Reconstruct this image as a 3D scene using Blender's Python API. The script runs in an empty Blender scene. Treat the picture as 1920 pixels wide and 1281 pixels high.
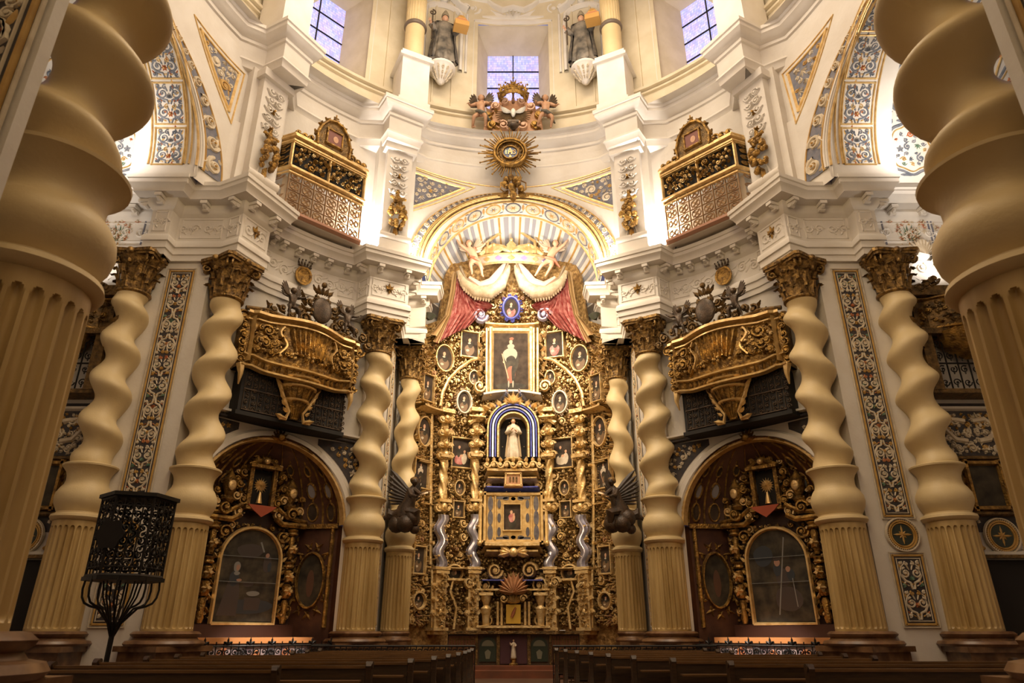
import bpy, math, random
from math import sin, cos, pi, sqrt, atan2, radians, hypot
from mathutils import Vector, Matrix
C = bpy.context.scene.collection
SC = bpy.context.scene
# ---------------------------------------------------------------- camera, world, lights, exposure
CAM = (-0.05, 0.0, 1.3); PITCH = 23.0; FPX = 1280.0
cd = bpy.data.cameras.new('camera'); cam = bpy.data.objects.new('camera', cd); C.objects.link(cam)
cd.sensor_width = 36.0; cd.lens = 36.0*FPX/1920.0; cd.clip_end = 200
cam.location = CAM; cam.rotation_euler = (radians(90+PITCH), 0, 0)
SC.camera = cam
cd.dof.use_dof = True; cd.dof.focus_distance = 24.0; cd.dof.aperture_fstop = 2.2
w = bpy.data.worlds.new('dusk'); SC.world = w; w.use_nodes = True
w.node_tree.nodes['Background'].inputs[0].default_value = (0.25, 0.32, 0.8, 1)
w.node_tree.nodes['Background'].inputs[1].default_value = 0.6
SC.view_settings.view_transform = 'Standard'; SC.view_settings.look = 'None'
SC.view_settings.gamma = 1; SC.view_settings.use_curve_mapping = False
SC.view_settings.exposure = 0.18
SC.cycles.max_bounces = 5; SC.cycles.diffuse_bounces = 3; SC.cycles.glossy_bounces = 2
SC.cycles.transmission_bounces = 2; SC.cycles.transparent_max_bounces = 6
SC.cycles.sample_clamp_indirect = 3.0; SC.cycles.use_denoising = True
SC.cycles.caustics_reflective = False; SC.cycles.caustics_refractive = False
WARM = (1.0, .73, .40); MID = (1.0, .82, .60); WHITE = (1.0, .90, .80)
def area(name, loc, target, size, power, col, sy=None):
    d = bpy.data.lights.new(name, 'AREA'); o = bpy.data.objects.new(name, d); C.objects.link(o)
    d.energy = power; d.color = col; d.size = size
    if sy: d.shape = 'RECTANGLE'; d.size_y = sy
    o.location = loc
    o.rotation_euler = (Vector(target)-Vector(loc)).to_track_quat('-Z', 'Y').to_euler()
    return o
def spot(name, loc, target, power, col, ang=60, rad=.12, blend=.6):
    d = bpy.data.lights.new(name, 'SPOT'); o = bpy.data.objects.new(name, d); C.objects.link(o)
    d.energy = power; d.color = col; d.spot_size = radians(ang); d.spot_blend = blend; d.shadow_soft_size = rad
    o.location = loc
    o.rotation_euler = (Vector(target)-Vector(loc)).to_track_quat('-Z', 'Y').to_euler()
    return o
area('drum_fill', (0, 13.2, 27), (0, 13.2, 0), 9, 1750, MID)                 # broad fill added under the dome, shining down
area('nave_fill', (0, 1.5, 14.5), (0, 14, 8.0), 5, 340, WARM)                # one broad warm fill, added in place of entrance-arm lamps
for s in (-1, 1):
    area('cornice_uplight', (s*5.45, 21.0, 14.0), (s*5.75, 21.3, 19), .45, 420, WHITE)   # on the cornice of the diagonal bays
    area('cornice_uplight', (s*8.35, 18.1, 14.0), (s*8.7, 18.3, 19), .4, 200, WHITE)
    area('cornice_uplight', (s*3.2, 22.0, 13.95), (s*3.3, 21.6, 20), .4, 90, WHITE)
    area('arm_uplight', (s*11.6, 15.2, 13.9), (s*12.4, 17.2, 17), .8, 80, WHITE)
    area('arm_uplight', (s*12.2, 16.9, 10.9), (s*12.2, 17.75, 12.3), .5, 16, WHITE)
    spot('retable_spot', (s*3.0, 22.2, 13.3), (-s*1.4, 26.6, 9.6), 760, MID, 80)
    spot('retable_spot', (s*3.1, 22.6, 5.2), (-s*.6, 26.6, 6.8), 130, WARM, 90)
    spot('altar_spot', (s*5.9, 19.1, 3.0), (s*6.75, 20.35, .75), 420, WHITE, 62)
    spot('side_altar_spot', (s*5.4, 18.6, 10.6), (s*7.9, 21.0, 3.6), 170, WARM, 55)
    area('pier_light', (s*3.5, 10.5, 12.5), (s*9.5, 17.5, 8.5), 2.0, 100, WARM)
area('conch_light', (0, 24.6, 15.0), (0, 27.0, 17.6), .8, 80, WHITE)
spot('crown_spot', (0, 22.0, 13.9), (0, 26.3, 16.6), 60, WHITE, 40)  # added to brighten the crown of the altarpiece
for s in (-1, 1): area('retable_light', (s*1.6, 21.0, 14.4), (s*.9, 26.8, 9.8), .9, 250, MID)
area('drum_uplight', (0, 13.2, 19.5), (0, 13.2, 40), 7, 1100, WHITE)

# ---------------------------------------------------------------- geometry helpers
CT, ST = cos(radians(PITCH)), sin(radians(PITCH))
def ray(px, py):
    v = 640.5-py; return (px-960.0, FPX*CT-v*ST, FPX*ST+v*CT)
def at_y(px, py, Y):
    d = ray(px, py); k = Y/d[1]; return Vector((d[0]*k+CAM[0], Y, d[2]*k+CAM[2]))
RC = Vector((0, 13.2, 0))                     # centre of the rotunda
def polar(r, az, z=0):                        # az in degrees from +Y, positive to the right
    a = radians(az); return Vector((r*sin(a), 13.2+r*cos(a), z))
class MB:
    def __init__(s): s.v = []; s.f = []; s.m = []; s.mi = 0; s.T = None
    def P(s, p):
        if s.T is not None: p = s.T @ Vector(p)
        s.v.append((p[0], p[1], p[2])); return len(s.v)-1
    def F(s, idx, mi=None): s.f.append(tuple(idx)); s.m.append(s.mi if mi is None else mi)
    def box(s, c, d, rz=0, mi=None, taper=1.0):
        ca, sa = cos(radians(rz)), sin(radians(rz)); ids = []
        for z in (-1, 1):
            k = taper if z > 0 else 1
            for x, y in ((-1, -1), (1, -1), (1, 1), (-1, 1)):
                X, Y = x*d[0]/2*k, y*d[1]/2*k
                ids.append(s.P((c[0]+X*ca-Y*sa, c[1]+X*sa+Y*ca, c[2]+z*d[2]/2)))
        a = ids
        for q in ((0,3,2,1),(4,5,6,7),(0,1,5,4),(1,2,6,5),(2,3,7,6),(3,0,4,7)): s.F([a[i] for i in q], mi)
    def grid(s, rows, closed=False, mi=None):
        ids = [[s.P(p) for p in r] for r in rows]; n = len(ids[0])
        for i in range(len(ids)-1):
            for j in range(n if closed else n-1):
                k = (j+1) % n
                s.F((ids[i][j], ids[i][k], ids[i+1][k], ids[i+1][j]), mi)
        return ids
    def tube(s, pts, rad, n=6, mi=None, caps=True, flat=1.0):
        pts = [Vector(p) for p in pts]; m = len(pts)
        if not isinstance(rad, (list, tuple)): rad = [rad]*m
        rows = []; up0 = None
        for i, p in enumerate(pts):
            t = (pts[min(i+1, m-1)]-pts[max(i-1, 0)])
            t = t.normalized() if t.length > 1e-9 else Vector((0, 0, 1))
            if up0 is None: up0 = Vector((0, 0, 1)) if abs(t.z) < .9 else Vector((0, 1, 0))
            a = t.cross(up0)
            if a.length < 1e-4: a = t.cross(Vector((1, 0, 0)))
            a.normalize(); b = a.cross(t); up0 = b
            rows.append([p+a*(rad[i]*cos(2*pi*k/n))+b*(flat*rad[i]*sin(2*pi*k/n)) for k in range(n)])
        ids = s.grid(rows, True, mi)
        if caps: s.F(ids[0][::-1], mi); s.F(ids[-1], mi)
    def lathe(s, prof, n=24, c=(0, 0, 0), mi=None, mod=None, a0=0, a1=2*pi, caps=True):
        full = abs(a1-a0-2*pi) < 1e-6; k = n if full else n+1; rows = []
        for r, z in prof:
            row = []
            for j in range(k):
                a = a0+(a1-a0)*j/n; rr = r if mod is None else mod(r, z, a)
                row.append((c[0]+rr*cos(a), c[1]+rr*sin(a), c[2]+z))
            rows.append(row)
        ids = s.grid(rows, full, mi)
        if caps and full: s.F(ids[0][::-1], mi); s.F(ids[-1], mi)
    def ball(s, c, r, n=10, mi=None, rot=None, mod=None):
        r = (r, r, r) if not isinstance(r, (tuple, list)) else r
        m = max(4, n*2//3); top = Vector((0, 0, 1)); rows = []
        for i in range(m+1):
            t = pi*i/m; row = []
            for j in range(n):
                a = 2*pi*j/n; d = Vector((sin(t)*cos(a), sin(t)*sin(a), cos(t)))
                k = 1 if mod is None else mod(d)
                p = Vector((d.x*r[0]*k, d.y*r[1]*k, d.z*r[2]*k))
                if rot is not None: p = rot @ p
                row.append((c[0]+p.x, c[1]+p.y, c[2]+p.z))
            rows.append(row)
        s.grid(rows, True, mi)
    def prism(s, poly, f, h0, h1, mi=None, mis=None):     # polygon in (u,v) through map f(u,v,h)
        b = [s.P(f(u, v, h0)) for u, v in poly]; t = [s.P(f(u, v, h1)) for u, v in poly]; n = len(poly)
        s.F(t, mi)
        for i in range(n): s.F((b[i], b[(i+1) % n], t[(i+1) % n], t[i]), mis if mis is not None else mi)
    def strip(s, path, wd, f, h, mi=None, h0=0.0, mid=None):   # raised ribbon with a ridge, path in (u,v)
        m = len(path); rows = []
        for i, (u, v) in enumerate(path):
            a = path[max(i-1, 0)]; b = path[min(i+1, m-1)]
            du, dv = b[0]-a[0], b[1]-a[1]; L = hypot(du, dv) or 1
            nx, ny = -dv/L, du/L
            ww = wd[i] if isinstance(wd, (list, tuple)) else wd
            hh = h[i] if isinstance(h, (list, tuple)) else h
            rows.append([f(u+nx*ww, v+ny*ww, h0), f(u+nx*ww*.45, v+ny*ww*.45, hh), f(u-nx*ww*.45, v-ny*ww*.45, hh), f(u-nx*ww, v-ny*ww, h0)])
        s.grid(rows, False, mi)
    def build(s, name, mats, parent=None, loc=None, rz=0, sharp=38, kind=None, label=None, smooth=True):
        me = bpy.data.meshes.new(name); me.from_pydata(s.v, [], s.f)
        if not isinstance(mats, (list, tuple)): mats = [mats]
        for m in mats: me.materials.append(m)
        if len(mats) > 1: me.polygons.foreach_set('material_index', [min(i, len(mats)-1) for i in s.m])
        if smooth:
            me.polygons.foreach_set('use_smooth', [True]*len(me.polygons))
            me.set_sharp_from_angle(angle=radians(sharp))
        me.update()
        o = bpy.data.objects.new(name, me); C.objects.link(o)
        if parent is not None: o.parent = parent
        if loc is not None: o.location = loc
        if rz: o.rotation_euler = (0, 0, radians(rz))
        if kind: o['kind'] = kind
        if label: o['label'] = label
        return o
def tag(o, label, cat, group=None, kind=None):
    o['label'] = label; o['category'] = cat
    if group: o['group'] = group
    if kind: o['kind'] = kind
    return o
def thing(name, label, cat, loc=(0, 0, 0), rz=0, group=None):
    o = bpy.data.objects.new(name, None); C.objects.link(o); o.empty_display_size = .1
    o.location = loc; o.rotation_euler = (0, 0, radians(rz))
    return tag(o, label, cat, group)
def dup(root, loc, rz, label, group=None):
    def cp(o, par):
        c = o.copy(); C.objects.link(c); c.parent = par
        for ch in list(o.children): cp(ch, c)
        return c
    r = cp(root, None); r.location = loc; r.rotation_euler = (0, 0, radians(rz)); r['label'] = label
    if group: r['group'] = group
    return r
def side(s): return 'left' if s < 0 else 'right'

# ---------------------------------------------------------------- materials
MATS = {}
def mat(name, col, rough=.6, metal=0.0, col2=None, scale=4.0, bump=0.0, bscale=30.0, emit=None, estr=0, detail=4, stretch=None, lo=.35, hi=.65, spec=None):
    if name in MATS: return MATS[name]
    m = bpy.data.materials.new(name); m.use_nodes = True; nt = m.node_tree; b = nt.nodes['Principled BSDF']
    b.inputs['Base Color'].default_value = (*col, 1); b.inputs['Roughness'].default_value = rough
    b.inputs['Metallic'].default_value = metal
    if spec is not None: b.inputs['Specular IOR Level'].default_value = spec
    tc = nt.nodes.new('ShaderNodeTexCoord'); src = tc.outputs['Object']
    if stretch:
        mp = nt.nodes.new('ShaderNodeMapping'); mp.inputs['Scale'].default_value = stretch
        nt.links.new(src, mp.inputs[0]); src = mp.outputs[0]
    if col2:
        n = nt.nodes.new('ShaderNodeTexNoise'); n.inputs['Scale'].default_value = scale; n.inputs['Detail'].default_value = detail
        nt.links.new(src, n.inputs['Vector'])
        r = nt.nodes.new('ShaderNodeValToRGB'); r.color_ramp.elements[0].color = (*col, 1); r.color_ramp.elements[1].color = (*col2, 1)
        r.color_ramp.elements[0].position = lo; r.color_ramp.elements[1].position = hi
        nt.links.new(n.outputs[0], r.inputs[0]); nt.links.new(r.outputs[0], b.inputs['Base Color'])
    if bump:
        n2 = nt.nodes.new('ShaderNodeTexNoise'); n2.inputs['Scale'].default_value = bscale; n2.inputs['Detail'].default_value = 3
        nt.links.new(src, n2.inputs['Vector'])
        bp = nt.nodes.new('ShaderNodeBump'); bp.inputs['Strength'].default_value = bump; bp.inputs['Distance'].default_value = .04
        nt.links.new(n2.outputs[0], bp.inputs['Height']); nt.links.new(bp.outputs[0], b.inputs['Normal'])
    if emit:
        b.inputs['Emission Color'].default_value = (*emit, 1); b.inputs['Emission Strength'].default_value = estr
    MATS[name] = m; return m
plaster = mat('white_plaster', (.82, .77, .70), .7, col2=(.76, .70, .62), scale=1.3, bump=.12, bscale=9)
cream = mat('cream_stone', (.76, .66, .48), .7, col2=(.68, .58, .40), scale=1.5, bump=.1, bscale=12)
colstone = mat('column_stone', (.76, .60, .33), .5, col2=(.68, .52, .27), scale=1.2, bump=.08, bscale=22)
colmarble = mat('fluted_marble', (.62, .44, .19), .38, col2=(.38, .24, .08), scale=2.2, stretch=(1, 1, .18), detail=6, bump=.1, bscale=20)
basemarble = mat('pedestal_marble', (.10, .045, .02), .35, col2=(.24, .13, .06), scale=3.5, detail=7)
gold = mat('bright_gilding', (.95, .72, .38), .36, .55, col2=(.74, .48, .18), scale=5, bump=.5, bscale=14)
goldplain = mat('plain_gilding', (.86, .62, .28), .34, .5, col2=(.66, .42, .16), scale=6, bump=.15, bscale=30)
oldgold = mat('aged_gilding', (.50, .29, .07), .42, .7, col2=(.16, .09, .03), scale=6, bump=.9, bscale=18)
darkgold = mat('dark_gilt_wood', (.24, .14, .045), .45, .55, col2=(.08, .05, .02), scale=7, bump=.8, bscale=20)
bronze = mat('dark_bronze', (.055, .04, .028), .4, .4, col2=(.12, .08, .05), scale=5, bump=.3, bscale=25)
iron = mat('wrought_iron', (.018, .015, .013), .5, .5)
ink = mat('dark_painted_ground', (.035, .035, .045), .6, col2=(.07, .055, .05), scale=6)
inkblue = mat('slate_painted_ground', (.16, .17, .22), .7, col2=(.24, .23, .26), scale=6)
pale = mat('pale_painted_relief', (.78, .68, .52), .6, col2=(.62, .52, .38), scale=5)
ochre = mat('ochre_painted_relief', (.62, .38, .11), .5, col2=(.48, .27, .07), scale=5)
redp = mat('russet_painted_relief', (.46, .13, .05), .55, col2=(.6, .25, .1), scale=5)
greyp = mat('blue_grey_painted_relief', (.13, .15, .19), .6, col2=(.26, .27, .30), scale=5)
greenp = mat('green_painted_relief', (.10, .20, .14), .6, col2=(.22, .30, .2), scale=5)
wood = mat('dark_walnut', (.035, .018, .008), .42, col2=(.065, .034, .014), scale=3, stretch=(1, 8, 8), bump=.1)
woodedge = mat('paler_walnut', (.20, .10, .035), .34, col2=(.11, .055, .02), scale=3, stretch=(1, 8, 8))  # paler walnut for the top rails and book ledges
blackm = mat('void_shade', (.012, .010, .009), .8)  # near-black standing for the shade inside openings and recesses
skin = mat('painted_skin', (.72, .42, .26), .5, col2=(.62, .34, .20), scale=8)
blackcloth = mat('dark_painted_robe', (.045, .042, .04), .5, col2=(.12, .10, .08), scale=6, bump=.3)
whitecloth = mat('ivory_painted_robe', (.74, .64, .50), .5, col2=(.60, .48, .34), scale=6, bump=.3)
redcloth = mat('crimson_drapery', (.36, .055, .05), .6, col2=(.66, .30, .26), scale=5, detail=7, bump=.2)
bluegilt = mat('blue_enamel', (.08, .10, .50), .3, col2=(.18, .2, .62), scale=8)
mirror = mat('old_mirror', (.62, .64, .74), .1, .95, col2=(.38, .38, .48), scale=5)
silver = mat('silvered_wood', (.60, .60, .72), .24, .8, col2=(.42, .40, .52), scale=6)
canvas = mat('old_canvas', (.035, .024, .017), .65, spec=.2, col2=(.075, .052, .036), scale=3.5, detail=6)
canvas2 = mat('smoky_canvas', (.02, .018, .014), .55, spec=.25, col2=(.075, .06, .04), scale=3, detail=7)
stonefloor = mat('worn_floor_stone', (.09, .045, .025), .4, col2=(.15, .08, .05), scale=1.5)
lampglow = mat('lamp_glow', (1, .9, .8), emit=(1, .86, .7), estr=25)
copper = mat('copper_altar_cloth', (.62, .26, .09), .4)
blueshield = mat('blue_medallion', (.10, .14, .26), .5, col2=(.18, .22, .34), scale=8)
terra = mat('terracotta_painted', (.58, .30, .15), .5, col2=(.40, .20, .09), scale=5, bump=.3)
glass = mat('leaded_glass', (.30, .34, .80), .3, emit=(.40, .45, 1.0), estr=.9)
def window_glass():
    m = glass; nt = m.node_tree; b = nt.nodes['Principled BSDF']; tc = nt.nodes.new('ShaderNodeTexCoord')
    br = nt.nodes.new('ShaderNodeTexBrick'); br.offset = 0; br.inputs['Scale'].default_value = 7.0
    br.inputs['Color1'].default_value = (.42, .44, 1, 1); br.inputs['Color2'].default_value = (.66, .62, 1, 1); br.inputs['Mortar'].default_value = (.22, .22, .5, 1)
    br.inputs['Mortar Size'].default_value = .035; br.inputs['Brick Width'].default_value = .55; br.inputs['Row Height'].default_value = 1.0
    mp = nt.nodes.new('ShaderNodeMapping'); mp.inputs['Rotation'].default_value = (radians(90), 0, 0)
    nt.links.new(tc.outputs['Object'], mp.inputs[0]); nt.links.new(mp.outputs[0], br.inputs['Vector'])
    no = nt.nodes.new('ShaderNodeTexNoise'); no.inputs['Scale'].default_value = 3
    mx = nt.nodes.new('ShaderNodeMixRGB'); mx.inputs[0].default_value = .35; mx.blend_type = 'MULTIPLY'
    nt.links.new(tc.outputs['Object'], no.inputs['Vector']); nt.links.new(br.outputs[0], mx.inputs[1]); nt.links.new(no.outputs[1], mx.inputs[2])
    nt.links.new(mx.outputs[0], b.inputs['Emission Color']); nt.links.new(mx.outputs[0], b.inputs['Base Color'])
window_glass()

# ---------------------------------------------------------------- relief motifs on a mapped surface f(u, v, h)
def flat(ox=0, oy=0, oz=0):
    return lambda u, v, h: (ox+u, oy-h, oz+v)
def scroll(mb, f, cx, cy, r, turns=1.4, dr=1, a0=0.0, w=.05, h=.03, mi=0, n=None):
    n = n or int(9*turns)+3; path = []; ws = []
    for i in range(n):
        t = i/(n-1); a = a0+dr*2*pi*turns*t; rr = r*(1-.8*t)
        path.append((cx+rr*cos(a), cy+rr*sin(a))); ws.append(w*(.55+.45*sin(pi*min(1, .15+t)) if t < .95 else w*.8) if False else w*(1-.55*t))
    mb.strip(path, ws, f, h, mi)
    mb.prism([(cx+w*1.1*cos(k*pi/3), cy+w*1.1*sin(k*pi/3)) for k in range(6)], f, 0, h*1.3, mi)
def leaf(mb, f, x, y, a, L, w, h, mi=0, curl=.0):
    n = 6; rows = []
    for i in range(n):
        t = i/(n-1); aa = a+curl*t; px = x+L*t*cos(a+curl*t*.5); py = y+L*t*sin(a+curl*t*.5)
        ww = w*sin(pi*(.12+.86*t))*(1 if i % 2 else .8); nx, ny = -sin(aa), cos(aa)
        rows.append([f(px+nx*ww, py+ny*ww, 0), f(px+nx*ww*.1, py+ny*ww*.1, h*(1-.4*t)), f(px-nx*ww, py-ny*ww, 0)])
    mb.grid(rows, False, mi)
def rosette(mb, f, x, y, r, h, mi=0, mc=None, n=6, a0=0):
    for k in range(n):
        a = a0+2*pi*k/n; leaf(mb, f, x, y, a, r, r*.38, h, mi)
    mb.prism([(x+r*.3*cos(k*pi/3), y+r*.3*sin(k*pi/3)) for k in range(6)], f, 0, h*1.5, mi if mc is None else mc)
def palmette(mb, f, x, y, a, r, h, mi=0, n=7, spread=2.4):
    for k in range(n):
        b = a+spread*(k/(n-1)-.5); leaf(mb, f, x, y, b, r*(1-.25*abs(k/(n-1)-.5)*2), r*.16, h, mi)
def border(mb, f, poly, w, h, mi=0, closed=True):
    p = list(poly)+([poly[0]] if closed else [])
    for i in range(len(p)-1):
        a, b = Vector(p[i]), Vector(p[i+1]); d = (b-a); L = d.length
        if L < 1e-5: continue
        d /= L; nn = max(1, int(L/.5)); e = d*w
        path = [(a-e)+(b-a+2*e)*(k/nn) for k in range(nn+1)]
        mb.strip([(q.x, q.y) for q in path], w, f, h, mi)
def cell(mb, f, x, y, w, h, up, rnd, mis, t=.028, dep=.02, style=0):   # one mirrored arabesque cell
    r = min(w*.235, h*.3)
    pale_, gold_, red_, blue_ = mis
    for s in (-1, 1):
        cx = x+s*w*.25
        scroll(mb, f, cx, y+h*.05*up, r, 1.5, -s*up, pi/2 if s < 0 else pi/2, t, dep, pale_)
        path = [(x+s*w*.04, y-h*.5*up), (x+s*w*.1, y-h*.28*up), (x+s*w*.3, y-h*.22*up), (x+s*w*.46, y-h*.02*up), (x+s*w*.4, y+h*.26*up), (x+s*w*.25, y+h*.36*up)]
        mb.strip(path, [t*.9, t, t*1.1, t, t*.8, t*.5], f, dep, pale_)
        leaf(mb, f, x+s*w*.30, y-h*.24*up, atan2(-up*.8, s*.7), w*.18, w*.05, dep, pale_)
        leaf(mb, f, x+s*w*.42, y+h*.22*up, atan2(up*.9, s*.25), w*.2, w*.055, dep, gold_)
        leaf(mb, f, x+s*w*.05, y+h*.15*up, atan2(up, s*.4), h*.3, w*.05, dep, pale_)
        leaf(mb, f, cx, y+h*.05*up, rnd.uniform(0, 6), r*.7, r*.3, dep*1.4, [gold_, red_, blue_][rnd.randrange(3)])
        scroll(mb, f, x+s*w*.40, y+h*.40*up, w*.085, 1.2, s*up, 1.0, t*.7, dep, pale_)
        scroll(mb, f, x+s*w*.13, y+h*.37*up, w*.10, 1.2, -s*up, 2.0, t*.7, dep, [gold_, pale_, red_][style % 3])
        scroll(mb, f, x+s*w*.41, y-h*.36*up, w*.09, 1.2, -s*up, 4.0, t*.7, dep, [pale_, blue_, gold_][style % 3])
        for k in range(3): leaf(mb, f, x+s*w*(.16+.12*k), y-h*(.40-.05*k)*up, atan2(up*(.4+.3*k), s*.8), w*.14, w*.04, dep*1.2, [gold_, pale_, red_][(k+style) % 3])
        leaf(mb, f, x+s*w*.02, y-h*.3*up, atan2(-up, s*.5), h*.18, w*.045, dep, gold_)
    m = [red_, blue_, gold_][style % 3]
    if style % 2 == 0: rosette(mb, f, x, y-h*.02*up, w*.12, dep*1.8, m, gold_, 6)
    else: palmette(mb, f, x, y-h*.2*up, pi/2*up, w*.2, dep*1.8, m)
def arabesque(mb, f, w, h, cellh, mis, seed=1, x0=0, y0=0, t=.028, dep=.02):
    rnd = random.Random(seed); n = max(1, round(h/cellh)); ch = h/n
    for i in range(n):
        cell(mb, f, x0, y0+ch*(i+.5), w, ch, 1 if (i//2) % 2 == 0 else -1, rnd, mis, t, dep, i)
def tri_in(p, a, b, c):
    def sg(q, r, s): return (q[0]-s[0])*(r[1]-s[1])-(r[0]-s[0])*(q[1]-s[1])
    d = (sg(p, a, b), sg(p, b, c), sg(p, c, a)); return not (min(d) < 0 < max(d))
def scatter(mb, f, inside, box, r0, r1, tries, mis, seed=1, t=.3, dep=.03, mirror_x=None):
    rnd = random.Random(seed); put = []
    for _ in range(tries):
        x = rnd.uniform(box[0], box[1]); y = rnd.uniform(box[2], box[3]); r = r0+(r1-r0)*rnd.random()**2
        if not all(inside(x+r*cos(a), y+r*sin(a)) for a in (0, pi/2, pi, 3*pi/2)): continue
        if any(hypot(x-q[0], y-q[1]) < (r+q[2])*.86 for q in put): continue
        put.append((x, y, r)); k = rnd.random(); a = rnd.uniform(0, 2*pi); d = rnd.choice((-1, 1)); mi = rnd.choice(mis)
        for sx in ((1,) if mirror_x is None else (1, -1)):
            X = x if sx == 1 else 2*mirror_x-x; A = a if sx == 1 else pi-a; D = d*sx
            if k < .62:
                scroll(mb, f, X, y, r*.8, 1.35, D, A, r*t*.7, dep*(.6+r/r1*.6), mi)
                leaf(mb, f, X+r*.7*cos(A), y+r*.7*sin(A), A-D*1.2, r*.9, r*.25, dep, mi)
                leaf(mb, f, X-r*.5*cos(A), y-r*.5*sin(A), A+pi-D*.8, r*.7, r*.2, dep, mi)
            elif k < .82: palmette(mb, f, X-r*.5*cos(A), y-r*.5*sin(A), A, r*1.3, dep*1.3, mi, 5)
            else: rosette(mb, f, X, y, r*.8, dep*1.5, mi, None, 5, A)
def band(mb, f, path, w, h, mi=0): mb.strip(path, w, f, h, mi)
def arc(cx, cy, rx, ry, a0, a1, n): return [(cx+rx*cos(a0+(a1-a0)*i/n), cy+ry*sin(a0+(a1-a0)*i/n)) for i in range(n+1)]
def lobed(cx, cy, rx, ry, k, d, n=48): return [(cx+rx*(1+d*cos(k*2*pi*i/n))*cos(2*pi*i/n), cy+ry*(1+d*cos(k*2*pi*i/n))*sin(2*pi*i/n)) for i in range(n)]
# ---------------------------------------------------------------- plan lines
def arcp(r, a0, a1, n): return [tuple(polar(r, a0+(a1-a0)*i/n)[:2]) for i in range(n+1)]
def mirrored(L): return L+[(-x, y) for x, y in reversed(L)]
def offs(poly, t):
    out = []; n = len(poly)
    for i in range(n):
        p = Vector(poly[i]); ns = []
        for a, b in ((i-1, i), (i, i+1)):
            if a < 0 or b >= n: continue
            d = (Vector(poly[b])-Vector(poly[a])).normalized(); ns.append(Vector((-d.y, d.x)))
        if len(ns) == 1: q = p+ns[0]*t
        else:
            m = (ns[0]+ns[1]); k = m.dot(ns[0]); q = p+m*(t/max(k, .35))
        out.append((q.x, q.y))
    return out
def sweep(mb, poly, prof, mi=None, ends=True):
    cols = [[(x, y, z) for x, y in offs(poly, t)] for t, z in prof]
    return mb.grid(cols, False, mi)
NOSE_L = [(-16.5, 17.1), (-11.3, 17.1), (-11.3, 16.48), (-9.5, 16.48), (-9.48, 16.9), (-8.76, 16.9), (-7.74, 16.42), (-6.85, 18.55), (-7.5, 19.0)] \
    + arcp(9.52, -51, -38, 8) + [(-5.62, 20.85), (-5.1, 20.4), (-2.93, 21.6), (-3.45, 22.6), (-3.5, 23.2), (-2.75, 23.25), (-2.75, 24.2), (-3.35, 24.3), (-3.35, 25.6)]
ZC = 13.66
PROF1 = [(.55, ZC), (0, ZC), (0, ZC-.13), (.04, ZC-.15), (.04, ZC-.27), (.1, ZC-.32), (.17, ZC-.45), (.17, ZC-.5), (.48, ZC-.52), (.48, ZC-.72), (.53, ZC-.8), (.62, ZC-.88),
         (.62, 11.98), (.55, 11.93), (.52, 11.83), (.52, 11.72), (.57, 11.7), (.57, 11.5), (.61, 11.48), (.61, 11.3), (1.15, 11.3)]
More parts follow.
